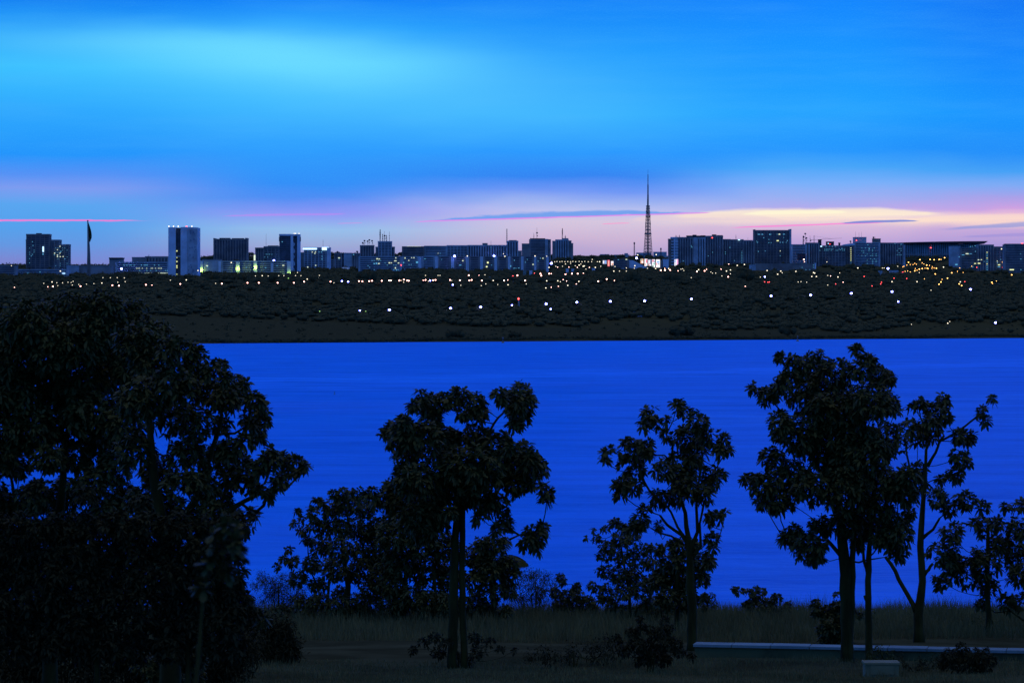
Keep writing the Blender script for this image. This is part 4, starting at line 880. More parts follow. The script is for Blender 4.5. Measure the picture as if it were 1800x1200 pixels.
# low scrub edging the far water
soup = []
for it in range(1500):
    u = rs.uniform(-.15,.15); D = float(shoreD(u)); Y = D+abs(rs.normal())*9+4+14*abs(math.sin(u*90)); x = u*Y; gz = T(x,Y)
    R = rs.uniform(2,6); Hh = rs.uniform(.8,2.2)
    soup.append(crown_soup((x,Y,max(gz,WATER)+Hh*.5), R, Hh, 22, rs, 1.0))
for it in range(380):
    u = rs.uniform(-.15,.15); D = float(shoreD(u)); Y = D+rs.uniform(30,650); x = u*Y; gz = T(x,Y)
    R = rs.uniform(2,5)*(1+(rs.rand()<.1)); Hh = R*.4
    soup.append(crown_soup((x,Y,gz+Hh*.6), R, Hh, 18, rs, 1.1))
o = tris_object('shore_scrub', np.concatenate(soup), M_forest); tag(o, 'dark scrub fringing the far shore of the lake', 'scrub', kind='stuff')
# single trees one can tell apart on the far side
singles = [(232,481,13,'round dark tree between the small cube building and lit palace',494),(373,485,14,'round dark tree, left of three before the lime lit annex',497),(399,487,12,'round dark tree, middle of three before the lime lit annex',497),(428,486,16,'wide dark tree, right of three before the lime lit annex',497),(482,487,12,'dark tree left of the framed tower foot',497),(553,489,13,'dark tree below the glowing cornice block',499),(645,483,22,'broad dark tree mass below the lit ministry front',497),(700,484,14,'dark tree below the yellow windowed ministry front',497),(800,586,19,'lone bushy tree at the far water edge, left one',599),(905,586,12,'small dark bush tree at the far water edge above the buoy',599),(1197,582,26,'wide dark thicket at the far water edge in the middle',596),(1384,578,18,'dark thicket tree at the far water edge, right one',596),(1112,482,20,'rounded dark tree mound below the wedge building',500),(1180,486,20,'rounded dark tree mound below the balcony tower',500),(1313,478,18,'dark tree mound left of the horned square tower podium',496),(85,488,14,'dark tree before the stepped hotel tower',498),(1090,490,14,'dark tree left of the rounded mound below the wedge building',502)]
for px,cy,rp,lb,base in singles:
    Y = invY(px, base, 0) if base < 590 else float(shoreD((px-900)/F))+60
    if px < 560 and base < 500:
        near_b = [b_[3] for b_ in BOXES if b_[0]-8 < px < b_[1]+8]
        if near_b: Y = min(Y, min(near_b)-25)
    x = wx(px,Y); gz = T(x,Y); s = Y/F; r = empty('far_tree', (x,Y,gz)); tag(r, lb, 'tree')
    zt = (HOR-(cy-rp*.55))/F*Y-gz; zt = max(zt, 6); k = MB(); k.tube([(0,0,-1),(.3,0,zt*.35),(0,.2,zt*.7)],[.6,.45,.2],6); k.build('trunk', M_bark, r)
    ss = []
    for j in range(max(5,int(rp/2))):
        a = rs.uniform(-1,1); cc = (a*rp*s*.72, rs.uniform(-.5,.5)*rp*s, zt*(.32+.28*rs.rand()*(1-a*a*.5))); ss.append(icocore(cc, rp*s*.33, zt*.32, rs)); ss.append(crown_soup(cc, rp*s*.38, zt*.38, 130, rs, .8))
    tris_object('crown', np.concatenate(ss), M_forest, r)

# ------------------------------------------------------------------ foreground trees
def foreY(py): return 5.2/((py-HOR)/F - .042)
def norm(a): return a/np.maximum(np.linalg.norm(a, axis=-1, keepdims=True), 1e-6)
def leaves(base, d, L, Wd, rs, droop=.35, fine=False):
    """blades: base points, directions, lengths -> triangle soup with a curved, pointed outline"""
    n = len(base); up = np.array([0,0,1.0])
    s = norm(np.cross(d, up) + rs.normal(size=(n,3))*.35); s = norm(s - (s*d).sum(1)[:,None]*d)
    L = L[:,None]; Wd = Wd[:,None]
    def pt(t, w, sg): 
        p = base + d*L*t + s*Wd*w*sg; p = p.copy(); p[:,2] -= (droop*L[:,0])*t*t; return p
    b0 = base; tip = pt(1.0, 0, 1)
    l1, r1 = pt(.35,.42,1), pt(.35,.42,-1)
    if fine: return np.stack([np.stack([b0,r1,tip],1), np.stack([b0,tip,l1],1)],1).reshape(-1,3,3)
    l2, r2 = pt(.75,.46,1), pt(.75,.46,-1)
    return np.stack([np.stack([b0,r1,l1],1), np.stack([l1,r1,r2],1), np.stack([l1,r2,l2],1), np.stack([l2,r2,tip],1)],1).reshape(-1,3,3)
def rosettes(cen, axis, nl, Ll, wr, rs, droop, spread=(45,100)):
    """whorls of leaves round shoot tips"""
    n = len(cen); C = np.repeat(cen, nl, 0); A = np.repeat(norm(axis), nl, 0)
    a1 = norm(np.cross(A, norm(rs.normal(size=(n*nl,3))))); th = np.radians(rs.uniform(*spread, n*nl))[:,None]
    d = norm(A*np.cos(th) + a1*np.sin(th)); L = Ll*rs.uniform(.65,1.15,n*nl)
    return leaves(C + d*Ll*.06, d, L, L*wr, rs, droop)
def tree(name, label, Y, trunks, blobs, leaf=14, nl=12, cover=3.0, wr=.36, seed=1, fine=False, tipr=.010, trunk_r=None, cat='tree', group=None, droop=.34, twigs=True, mleaf=None, mbark=None, depth=.8, grow=1.12):
    """trunks: list of [(px,py,width_px),...] from the ground up; blobs: (px,py,r_px) leaf masses"""
    rs = np.random.RandomState(seed); s = Y/F
    bx, by = trunks[0][0][0], trunks[0][0][1]
    base = P(bx, by, Y); gz = T(base.x, Y); r = empty(name, (base.x, Y, gz)); tag(r, label, cat, group)
    O = np.array([base.x, Y, gz])
    nodes = []; par = []; rad = []
    wood = MB()
    for tr in trunks:
        pts = [np.array(P(px,py,Y)) - O for px,py,_ in tr]; ws = [w/2*s for *_,w in tr]
        if tr is trunks[0] or tr[0][1] >= by-25:
            pts[0][2] = min(pts[0][2], -.15); 
        # subdivide with a little waviness
        P2, W2 = [], []
        for i in range(len(pts)-1):
            m = max(2, int(np.linalg.norm(pts[i+1]-pts[i])/(.35)))
            for j in range(m):
                t_ = j/m; P2.append(pts[i]*(1-t_)+pts[i+1]*t_ + rs.normal(size=3)*ws[i]*.14*(1 if i+j else 0)); W2.append(ws[i]*(1-t_)+ws[i+1]*t_)
        P2.append(pts[-1]); W2.append(ws[-1]); W2[0] *= 1.25
        wood.tube([tuple(p) for p in P2], W2, 9)
        for i,(p,w) in enumerate(zip(P2,W2)):
            if i >= len(P2)*.35: nodes.append(p); par.append(-1); rad.append(w)
    cs = []
    dmax = max(1e-3, depth*.5*(max(b[0] for b in blobs)-min(b[0] for b in blobs))*s)
    top = nodes[-1]
    for (px,py,rp) in blobs:
        rp = rp*grow; c = np.array(P(px,py,Y)) - O
        c[1] += rs.uniform(-1,1)*dmax; c[0] *= 1; cs.append((c, rp*s))
    # place by true direction so a deeper blob still keeps its bearing
    cs = [(np.array([ (c[0]+O[0])*(c[1]+Y)/Y - O[0], c[1], (c[2]+O[2])*(c[1]+Y)/Y - O[2]]), R*(c[1]+Y)/Y) for c,R in cs]
    order = sorted(range(len(cs)), key=lambda i: min(np.linalg.norm(cs[i][0]-n_) for n_ in nodes))
    ntr = len(nodes); segs = []; load = {}
    for i in order:
        c, R = cs[i]; N = np.array(nodes)
        dist = np.linalg.norm(N-c,axis=1) + np.clip(N[:,2]-c[2]+.25*np.linalg.norm(N[:,:2]-c[:2],axis=1),0,9)*1.6
        k = int(np.argmin(dist)); a = nodes[k]; pk = k
        m = max(2, int(np.linalg.norm(c-a)/.35)); pts = []
        side = rs.normal(size=3)*np.linalg.norm(c-a)*.06
        for j in range(1, m+1):
            t_ = j/m; p = a*(1-t_)+c*t_ + side*math.sin(math.pi*t_); p[2] -= .10*np.linalg.norm(c-a)*math.sin(math.pi*t_)
            nodes.append(p); par.append(pk); pk = len(nodes)-1; rad.append(0)
        load[pk] = load.get(pk,0)+1
    cnt = [0]*len(nodes)
    for k,v in load.items():
        while k >= 0: cnt[k] += v; k = par[k]
    for k in range(ntr, len(nodes)):
        a = par[k]; ra = tipr*math.sqrt(cnt[k])*1.0; rb = ra if a < ntr else tipr*math.sqrt(cnt[a])
        rb = min(rb, max(ra, rad[a]*.8) if a < ntr else rb)
        wood.tube([tuple(nodes[a]), tuple(nodes[k])], [rb, ra], 5, False)
    wood.build('trunk', mbark or M_bark, r, True)
    soup = []; Ll = leaf*s; tw = []
    for c, R in cs:
        lt = Ll*.8
        if fine:
            n = int(cover*math.pi*R*R/(.12*wr/.36*Ll*Ll)); dd = norm(rs.normal(size=(n,3)))
            ncl = max(4, n//14); cc = norm(rs.normal(size=(ncl,3)))*rs.uniform(.25,1.0,(ncl,1))**.6*R*np.array([1,1,.9])
            p = cc[rs.randint(0,ncl,n)] + rs.normal(size=(n,3))*Ll*.75 + c
            d = norm(dd + norm(p-c)*.7); L = Ll*rs.uniform(.6,1.3,n)
            soup.append(leaves(p, d, L, L*wr*1.2, rs, droop, True))
            if twigs:
                for q_ in cc[:max(3,ncl//3)]: tw.append((c, c+q_))
        else:
            n = max(4, int(cover*math.pi*R*R/(.117*wr/.36*Ll*Ll)/nl))
            dd = norm(rs.normal(size=(n,3))); rr = (R-lt*.55)*rs.uniform(.15,1.0,(n,1))**.5
            rr = np.maximum(rr, .02); p = c + dd*rr*np.array([1,1,.85]); ax = dd + np.array([0,0,.45])
            soup.append(rosettes(p, ax, nl, Ll, wr, rs, droop, (35,105)))
            if twigs:
                for q_ in p[:: 2]: tw.append((c, q_))
    V = np.concatenate(soup)
    if tw:
        a = np.array([t_[0] for t_ in tw]); b_ = np.array([t_[1] for t_ in tw]); w_ = .006+ tipr*.35
        o1 = np.array([w_,0,0]); o2 = np.array([0,0,w_])
        V = np.concatenate([V, np.stack([a-o1,a+o1,b_],1), np.stack([a-o2,a+o2,b_],1)])
    tris_object('crown', V, mleaf or (M_leaf2 if fine else M_leaf), r)
    return r

def zz(L, ox, oy, f, k=1.0): return [(ox+a/f, oy+b_/f, c*k) for a,b_,c in L]

# tree F: tallest at right
tree('broadleaf_tree', 'tallest leafy tree at right, rising on two thick trunks above the low wall', foreY(1166),
  [[(1492,1166,22),(1487,1060,22),(1484,980,20),(1479,920,17),(1470,860,12),(1462,790,8),(1455,720,5)],
   [(1493,1164,12),(1497,1040,11),(1499,960,10),(1508,900,9),(1515,820,7),(1518,740,5),(1515,680,4)],
   [(1479,935,9),(1462,885,8),(1440,862,6),(1420,845,4)],[(1482,980,8),(1462,958,7),(1446,940,5)]],
  zz([(215,85,12),(290,110,25),(190,215,16),(160,240,20),(100,205,10),(240,180,22),(360,110,26),(440,150,30),(525,55,14),(545,120,26),(610,165,24),(655,165,14),(640,270,24),(680,300,11),(330,230,42),(450,290,52),(570,270,40),(215,350,24),(205,400,14),(300,400,42),(400,450,52),(550,480,48),(640,420,36),(180,490,22),(90,585,17),(150,600,27),(250,560,38),(205,680,22),(140,675,16),(250,680,14),(330,610,34),(480,620,46),(600,600,42),(690,620,34),(330,850,30),(260,800,22),(225,820,10),(380,770,22),(350,895,18),(480,750,28),(580,740,36),(680,800,30),(690,875,17),(530,820,22),(620,840,20),(400,300,40),(500,400,44),(470,540,40),(730,560,22)],1280,590,2.308), leaf=13, seed=3, tipr=.011, cover=3.7, grow=1.18)
tree('broadleaf_tree', 'slim trunked tree just right of the two thick trunks, forked low down', foreY(1168),
  [[(1529,1168,14),(1527,1080,12),(1526,1020,11),(1527,980,10),(1530,930,7),(1540,880,5)],[(1525,1058,5),(1521,1052,4),(1519,1046,3)],[(1526,1010,6),(1519,985,5.5),(1516,960,5),(1512,940,4)]],
  [(1545,890,26),(1520,870,24),(1562,905,24),(1585,925,22),(1515,915,18),(1548,945,18),(1600,895,18),(1570,860,24)], leaf=12, seed=31, cover=2.2)
tree('broadleaf_tree', 'open branched tree with low V fork and leaf ball held out rightwards', foreY(1128),
  [[(1616,1128,19),(1615,1080,17),(1622,1020,13),(1619,960,12),(1620,910,10),(1626,850,7),(1628,790,5),(1638,765,4)],
   [(1612,1078,10),(1598,1050,8),(1580,1018,7.5),(1566,990,7),(1556,978,5)],[(1624,1010,7),(1632,1000,6),(1640,990,5)],
   [(1622,945,6),(1640,930,5),(1652,910,4)],[(1630,820,6),(1645,795,5),(1652,775,4.5),(1660,765,4)],[(1612,850,5),(1600,830,4),(1594,800,3.5),(1592,780,3)],[(1688,755,3.5),(1705,742,3.5),(1722,728,3)],[(1652,775,4),(1672,765,4),(1690,753,3)]],
  zz([(770,275,16),(745,290,10),(870,255,18),(880,320,20),(820,290,15),(1035,305,14),(1070,255,8),(1045,340,12),(975,405,19),(925,400,16),(800,385,26),(770,420,16),(840,370,18),(735,370,20),(940,490,19),(925,555,20),(965,515,12),(860,575,9),(780,540,16),(850,650,22),(760,600,22),(970,665,22),(1030,690,15),(900,690,18),(820,340,16)],1280,590,2.308), leaf=13, seed=5, cover=2.7)
tree('broadleaf_tree', 'low spreading tree at the right frame edge with big drooping leaf masses', foreY(1118),
  [[(1738,1118,11),(1737,1060,10),(1735,1000,9),(1736,950,7),(1737,915,4)],[(1736,965,5),(1750,962,4),(1775,958,3)],[(1736,935,4),(1715,925,4),(1690,918,3)],[(1764,905,2.5),(1772,895,2.5),(1780,890,2)],[(1800,1090,4),(1785,1080,3.5),(1768,1066,3)]],
  zz([(900,790,24),(870,880,32),(860,985,20),(960,960,32),(910,930,26),(1010,890,20),(1045,770,24),(1090,755,16),(1000,755,10),(1110,840,24),(1050,930,30),(1160,850,34),(1180,780,24),(1185,690,20),(1120,690,7),(1180,960,26),(1130,1080,18),(1185,1075,20),(1050,1010,24),(1030,1080,14),(1190,920,26)],1280,590,2.308), leaf=13, seed=6, cover=2.5)
# tree E
tree('broadleaf_tree', 'upright tree fanning into many stems, centre right above the wall end', foreY(1140),
  [[(1216,1140,18),(1216,1060,17),(1213,1000,14),(1211,950,10),(1205,900,7),(1185,850,5),(1183,800,4)],[(1213,975,9),(1226,935,6),(1224,890,5),(1228,850,4),(1235,800,3)],[(1214,985,7),(1232,960,5),(1230,920,4),(1238,880,4)],[(1210,960,7),(1198,940,6),(1172,922,5),(1160,905,4)],[(1208,950,6),(1190,925,4.5),(1180,900,4),(1165,880,3)],[(1200,955,4),(1180,942,3.6),(1160,936,3),(1145,928,2.5)],[(1160,880,4),(1142,862,4),(1132,845,4),(1124,825,3)],[(1181,805,4.5),(1182,780,4),(1172,765,3)],[(1180,812,3),(1168,800,3),(1150,800,2.5)]],
  zz([(420,125,20),(395,175,13),(450,160,12),(550,85,16),(500,150,9),(500,215,12),(590,110,13),(640,150,22),(600,230,33),(700,230,24),(770,235,14),(785,275,11),(740,290,16),(330,280,24),(235,290,14),(215,340,12),(400,270,20),(430,300,12),(345,350,28),(300,440,20),(350,450,18),(290,490,13),(480,370,22),(580,350,33),(570,420,28),(700,410,24),(740,400,14),(680,490,22),(720,590,17),(770,575,9),(690,600,12),(460,510,20),(400,560,12),(370,610,20),(470,630,10),(600,470,26),(540,500,20),(710,690,15),(720,730,10),(700,800,14),(350,640,14),(640,300,26)],980,680,2.608), leaf=13, seed=7, cover=2.9)
tree('broadleaf_tree', 'dark dense round tree wrapped about the foot of the fanning tree', foreY(1110),
  [[(1190,1112,9),(1190,1050,8),(1192,1000,6)],[(1168,1105,4),(1160,1060,3),(1150,1010,2)]],
  [(1175,990,24),(1205,985,28),(1235,985,22),(1160,1020,26),(1195,1020,34),(1230,1015,22),(1170,1050,24),(1205,1050,26),(1240,1050,12),(1160,965,14),(1190,960,22),(1220,955,16)], leaf=10, nl=9, wr=.42, seed=8, cover=4.2, grow=1.0, tipr=.008)
tree('small_leaved_tree', 'feathery small leaved tree with a short leaning trunk, left of the fanning tree', foreY(1097),
  [[(1104,1097,9),(1108,1080,7),(1106,1040,5),(1098,1000,4),(1090,950,3)],[(1108,1082,5),(1120,1068,4),(1140,1052,3)]],
  zz([(265,620,14),(300,640,12),(160,655,7),(135,690,4),(180,690,11),(220,650,10),(290,690,22),(230,730,18),(340,700,20),(200,770,12),(270,780,24),(350,780,22),(400,740,18),(200,840,16),(270,860,24),(350,860,24),(420,800,20),(160,910,14),(220,930,18),(300,940,22),(250,990,18),(380,930,24),(430,900,22),(200,970,12),(300,1010,10),(420,985,14),(460,850,16)],980,680,2.608), leaf=8, nl=7, seed=9, cover=2.5, wr=.5, grow=.95, tipr=.006)
# tree B: centre left
tree('broadleaf_tree', 'large spreading tree left of centre with one leaf ball raised at upper right', foreY(1170),
  [[(797,1166,18),(797,1080,17),(798,1010,16),(800,950,14),(806,880,11),(805,830,8),(800,780,6)],[(816,1162,13),(814,1070,12),(812,1000,11),(812,940,11),(815,890,9),(835,850,8),(860,800,5)],[(856,775,5),(862,755,4.5),(875,735,4),(888,722,3.5)],[(790,930,8),(770,890,6),(745,860,5),(725,830,4)],[(895,948,3.5),(912,940,3),(928,935,2.5)],[(770,875,5),(752,845,4),(740,838,3.5)]],
  zz([(1190,120,24),(1160,150,26),(1210,170,22),(1180,210,22),(1165,250,16),(1230,130,12),(1100,130,16),(770,135,16),(735,165,12),(800,170,24),(820,220,20),(870,150,18),(930,130,18),(990,160,22),(1010,210,18),(950,200,14),(640,270,16),(605,295,9),(690,240,16),(700,300,30),(650,330,12),(780,300,36),(860,310,36),(1000,310,30),(1080,330,28),(1140,340,16),(1180,390,34),(1230,410,26),(1270,440,17),(1290,530,17),(1300,570,12),(1220,490,20),(1160,500,22),(1000,440,48),(880,440,46),(1100,430,38),(720,400,32),(740,480,34),(900,520,36),(1000,520,30),(700,480,28),(560,535,13),(580,570,12),(640,520,18),(630,560,22),(700,560,30),(780,560,26),(1080,570,20),(1040,600,14),(1020,645,13),(1110,610,13),(1120,670,16),(1090,690,12),(1250,720,22),(1280,680,14),(1220,750,16),(1265,770,10),(760,640,40),(820,600,28),(830,680,24),(950,560,22),(780,700,26),(890,620,12)],420,640,2.4), leaf=14, seed=11, cover=3.8, grow=1.18)
# mid trees behind tree B
tree('small_leaved_tree', 'rounded dense fine leaved tree behind and left of the large spreading tree', foreY(1092),
  [[(610,1092,12),(610,1030,10),(604,980,8),(600,930,5)],[(575,1090,6),(578,1030,5),(585,980,4)]],
  zz([(440,545,17),(400,550,14),(500,545,16),(470,590,30),(330,580,14),(310,620,14),(390,610,24),(540,600,24),(245,620,10),(230,670,9),(270,650,8),(260,700,11),(330,680,22),(420,680,30),(520,690,34),(290,740,14),(210,780,9),(190,820,10),(230,830,14),(350,760,24),(440,780,30),(550,790,34),(160,850,9),(300,840,22),(400,860,28),(500,870,30),(250,900,20),(600,700,30),(620,820,36),(600,900,34),(330,930,20),(430,960,18),(330,990,12),(560,950,24),(480,1030,10)],420,640,2.4), leaf=9, nl=9, wr=.42, seed=12, cover=3.0, grow=1.0, tipr=.008)
tree('small_leaved_tree', 'dark thicket tree standing right behind the trunks of the large spreading tree', foreY(1096),
  [[(712,1096,10),(712,1030,9),(715,970,6)],[(765,1096,7),(765,1030,6),(760,990,4)]],
  [(700,900,30),(735,905,34),(690,940,34),(740,950,38),(780,960,30),(700,985,36),(750,1000,38),(790,1010,28),(690,1025,30),(735,1045,28),(780,1050,24),(700,1062,20),(760,1070,16)], leaf=10, nl=9, wr=.42, seed=13, cover=3.4, tipr=.009)
tree('small_leaved_tree', 'rounded dark tree just right of the thick double trunk', foreY(1094),
  [[(868,1094,9),(866,1030,8),(862,985,5)],[(840,1094,5),(842,1040,4)]],
  [(850,955,20),(830,975,24),(870,960,20),(895,990,18),(860,1000,28),(890,1015,20),(835,1020,24),(905,1005,12),(870,1040,22),(840,1055,18),(895,1040,14),(885,950,10)], leaf=10, nl=9, wr=.4, seed=14, cover=2.8, tipr=.008)
# palm with arching frond
def palm():
    Y = foreY(1096); s = Y/F; rs = np.random.RandomState(2); b0 = P(868,1094,Y+1.5); b0.z = T(b0.x,Y+1.5)
    r = empty('palm', tuple(b0)); tag(r, 'small palm with one long arching frond right of the double trunk', 'palm')
    O = np.array(b0); H = np.array(P(868,985,Y+1.5))-O; k = MB(); k.tube([(0,0,-.1),tuple(H*.5),tuple(H)],[.11,.09,.07],8); k.build('trunk', M_bark, r, True)
    ends = [(928,990,968),(914,1010,982),(835,980,960),(850,950,945),(890,942,950),(905,1040,1000),(830,1010,985),(868,935,950)]
    for (ex,ey,my) in ends:
        A = H; Bp = np.array(P(ex,ey,Y+1.5+rs.uniform(-1,1)))-O; Mid = (A+Bp)/2; Mid[2] = (np.array(P(900,my,Y+1.5))-O)[2]+.1
        n = 44; ts = np.linspace(.08,1,n)[:,None]; C = A*(1-ts)**2+2*Mid*ts*(1-ts)+Bp*ts**2
        tang = norm(np.gradient(C,axis=0)); sd = norm(np.cross(tang,np.array([0,0,1.0])))
        L = .42*np.sin(np.linspace(.35,3.0,n))+.06; S = []
        for sg in (-1,1): S.append(leaves(C, norm(sd*sg+tang*.5+np.array([0,0,-.35])), L, L*.13, rs, .5))
        k = MB(); k.tube([tuple(c) for c in C[::4]],[.016]*len(C[::4]),4); f = k.build('frond', M_bark, r)
        tris_object('leaflets', np.concatenate(S), M_leaf2, f)
palm()
# shrubs along the bank
def shrub(label, blobs, base, leaf=6, cover=1.1, seed=1, fine=True, name='shrub', stems=None, group='shrubs along the bank', **k):
    cx = sum(b[0] for b in blobs)/len(blobs); ty = min(b[1] for b in blobs)
    tr = stems or [[(cx,base,4),(cx+1,(base+ty)/2,3),(cx,ty+12,1.5)],[(cx-3,base,3),(cx-8,(base+ty)/2,2)],[(cx+3,base,3),(cx+9,(base+ty)/2+4,2)]]
    return tree(name, label, foreY(base), tr, blobs, leaf=leaf, fine=fine, cover=cover, seed=seed, tipr=.006, nl=8, cat='shrub', group=group, **k)
shrub('wispy pale tipped shrub in the gap right of the big left trees', [(462,1012,10),(450,1030,10),(475,1025,14),(490,1040,18),(470,1048,14),(505,1020,16),(520,1045,18),(500,1065,16),(530,1062,14)], 1086, 4.5, 1.3, 21, wr=.25)
shrub('twiggy see through shrub right of the palm', [(915,1012,8),(930,1008,11),(950,1012,12),(965,1018,10),(925,1028,14),(945,1032,16),(960,1038,14),(910,1045,14),(930,1055,14),(950,1056,12),(975,1030,8)], 1086, 4.5, 1.2, 22, wr=.3)
shrub('rounded shrub with a raised leafy tip between palm and feathery tree', [(986,1014,9),(990,1022,7),(975,1040,11),(995,1045,14),(1010,1038,10),(1020,1048,14),(1035,1055,12),(1000,1062,14),(1020,1070,12),(980,1062,12),(1045,1068,10),(1014,1030,9)], 1088, 7, 3.4, 23, fine=False)
shrub('small shrub at the right edge of the fanning tree trunk', [(1240,1046,7),(1252,1045,6),(1255,1060,9),(1238,1065,10),(1230,1055,9),(1248,1075,9),(1230,1078,8)], 1090, 6, 1.8, 24, fine=False)
shrub('lone bank shrub with one leaf tuft held out to its left', [(1294,1036,8),(1288,1034,5),(1305,1037,4),(1328,1035,9),(1318,1040,9),(1340,1038,8),(1330,1052,13),(1315,1062,12),(1350,1060,14),(1368,1050,9),(1362,1045,6),(1385,1062,9),(1375,1072,9),(1390,1078,6),(1340,1072,12),(1360,1074,10)], 1090, 7.5, 3.2, 25, wr=.5, fine=False)
shrub('dark bushy shrub at the foot of the tallest right tree', [(1434,1058,8),(1428,1062,5),(1470,1044,6),(1436,1074,11),(1452,1072,12),(1468,1064,13),(1478,1060,9),(1465,1085,20),(1485,1085,16),(1455,1100,20),(1478,1110,22),(1500,1075,9),(1510,1080,7),(1450,1120,14),(1490,1125,14),(1436,1066,7)], 1132, 8, 4.0, 26, wr=.5, fine=False)
shrub('small shrub between the slim trunk and the low V fork', [(1520,1080,8),(1532,1084,7),(1595,1090,8),(1605,1098,8)], 1100, 6, .9, 27)
shrub('low weeds around the foot of the right edge tree', [(1705,1088,6),(1715,1092,8),(1728,1096,9),(1745,1090,8),(1755,1098,8),(1692,1096,6)], 1106, 5, .8, 28)
for i_,(bx_,by_,lb_) in enumerate(((20,1150,'dark undergrowth bush at the bottom left corner'),(120,1130,'dark undergrowth bush between the two huge left trunks'),(210,1150,'tall undergrowth bush left of the huge tree trunk'),(395,1140,'dark undergrowth bush right of the huge tree trunk'),(455,1120,'spreading low bush where the left trees meet the grass'))):
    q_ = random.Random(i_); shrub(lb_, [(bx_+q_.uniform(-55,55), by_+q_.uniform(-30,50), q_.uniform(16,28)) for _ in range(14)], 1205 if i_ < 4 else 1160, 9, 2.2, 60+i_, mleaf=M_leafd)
shrub('full dark bush at the water edge under the rounded fine leaved tree', [(530,1058,18),(560,1055,20),(590,1060,20),(620,1058,20),(650,1060,22),(545,1075,16),(600,1078,18),(640,1078,18),(500,1072,16)], 1094, 9, 2.6, 71, fine=False)
shrub('full dark bush at the water edge behind the double trunk', [(680,1055,20),(710,1060,20),(745,1058,22),(780,1060,22),(815,1058,22),(840,1065,20),(700,1078,16),(760,1078,18),(820,1080,18),(865,1070,16),(890,1072,14)], 1095, 9, 2.6, 72, fine=False)
shrub('dark leafy bush filling the foot between feathery tree and fanning tree', [(1140,1060,18),(1165,1065,20),(1190,1068,18),(1150,1078,14),(1180,1082,14),(1120,1070,12)], 1094, 9, 2.4, 73, fine=False)
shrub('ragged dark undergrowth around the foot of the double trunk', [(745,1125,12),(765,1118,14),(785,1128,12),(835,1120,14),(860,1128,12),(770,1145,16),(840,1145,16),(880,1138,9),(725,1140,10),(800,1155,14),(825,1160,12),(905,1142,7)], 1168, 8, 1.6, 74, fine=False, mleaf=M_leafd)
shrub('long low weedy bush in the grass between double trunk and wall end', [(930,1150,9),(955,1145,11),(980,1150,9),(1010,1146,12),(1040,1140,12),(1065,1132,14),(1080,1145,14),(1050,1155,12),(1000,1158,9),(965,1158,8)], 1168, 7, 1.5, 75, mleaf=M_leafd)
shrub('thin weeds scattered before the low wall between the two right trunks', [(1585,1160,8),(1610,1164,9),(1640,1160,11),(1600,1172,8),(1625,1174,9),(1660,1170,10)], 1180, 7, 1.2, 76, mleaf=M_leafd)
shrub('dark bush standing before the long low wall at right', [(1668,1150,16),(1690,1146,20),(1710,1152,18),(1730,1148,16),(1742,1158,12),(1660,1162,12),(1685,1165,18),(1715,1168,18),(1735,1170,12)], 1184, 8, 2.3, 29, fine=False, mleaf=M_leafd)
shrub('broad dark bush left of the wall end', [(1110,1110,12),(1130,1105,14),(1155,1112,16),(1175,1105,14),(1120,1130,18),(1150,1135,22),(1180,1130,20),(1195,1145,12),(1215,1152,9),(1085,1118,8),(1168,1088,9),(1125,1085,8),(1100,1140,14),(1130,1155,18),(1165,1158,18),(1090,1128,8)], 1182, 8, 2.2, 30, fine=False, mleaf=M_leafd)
shrub('low dark bush at the bottom beneath the big left trees', [(250,1165,22),(280,1155,26),(310,1150,28),(340,1160,24),(270,1185,24),(310,1185,28),(345,1185,20),(295,1135,16)], 1215, 10, 2.2, 32, fine=False)
shrub('thin weed clump behind the small concrete box', [(1530,1148,9),(1548,1142,10),(1565,1150,8),(1540,1158,10),(1558,1162,10)], 1172, 6, .8, 33)
# big left trees
YL = 72.0
tree('broadleaf_tree', 'huge dark tree filling the left, its leafy limb reaching furthest right', YL,
  [[(300,1330,44),(302,1200,40),(300,1080,34),(290,980,28),(280,900,22),(270,820,16),(262,740,10),(255,660,6)],[(300,1010,22),(340,950,16),(390,905,12),(430,880,8),(470,862,6)],[(296,960,18),(340,880,14),(370,800,10),(390,730,7)],[(300,1040,16),(350,1000,12),(385,965,8)],[(430,872,5),(445,858,4),(465,850,3)],[(425,885,5),(440,895,4),(450,900,3)]],
  [(335,612,16),(352,618,12),(388,640,12),(372,645,20),(330,640,28),(300,610,26),(395,660,16),(415,668,14),(430,672,10),(420,690,24),(445,700,18),(460,705,11),(462,725,12),(440,725,22),(400,700,30),(360,680,34),(310,670,38),(270,640,40),(240,600,36),(455,755,16),(455,770,12),(440,745,14),(430,775,18),(468,740,6),(345,740,32),(300,730,38),(250,700,42),(390,745,18),(400,790,24),(370,800,28),(330,790,34),(420,810,24),(480,788,10),(478,805,18),(460,815,22),(500,805,14),(520,808,14),(538,815,10),(530,830,10),(505,825,16),(490,845,18),(470,865,12),(455,860,14),(430,840,24),(400,835,26),(360,850,30),(320,850,32),(280,830,36),(240,790,36),(390,880,22),(415,900,14),(440,898,12),(450,905,9),(420,925,14),(398,910,20),(370,900,26),(340,910,32),(300,900,32),(260,880,36),(380,940,22),(360,970,28),(395,975,16),(400,1000,14),(330,1000,34),(290,980,34),(380,1020,22),(410,1010,9),(350,1050,30),(400,1045,20),(300,1050,30),(420,1035,10),(430,1060,20),(400,1085,24),(460,1085,16),(350,1100,26)], leaf=15, seed=41, cover=3.6, tipr=.012, grow=1.22)
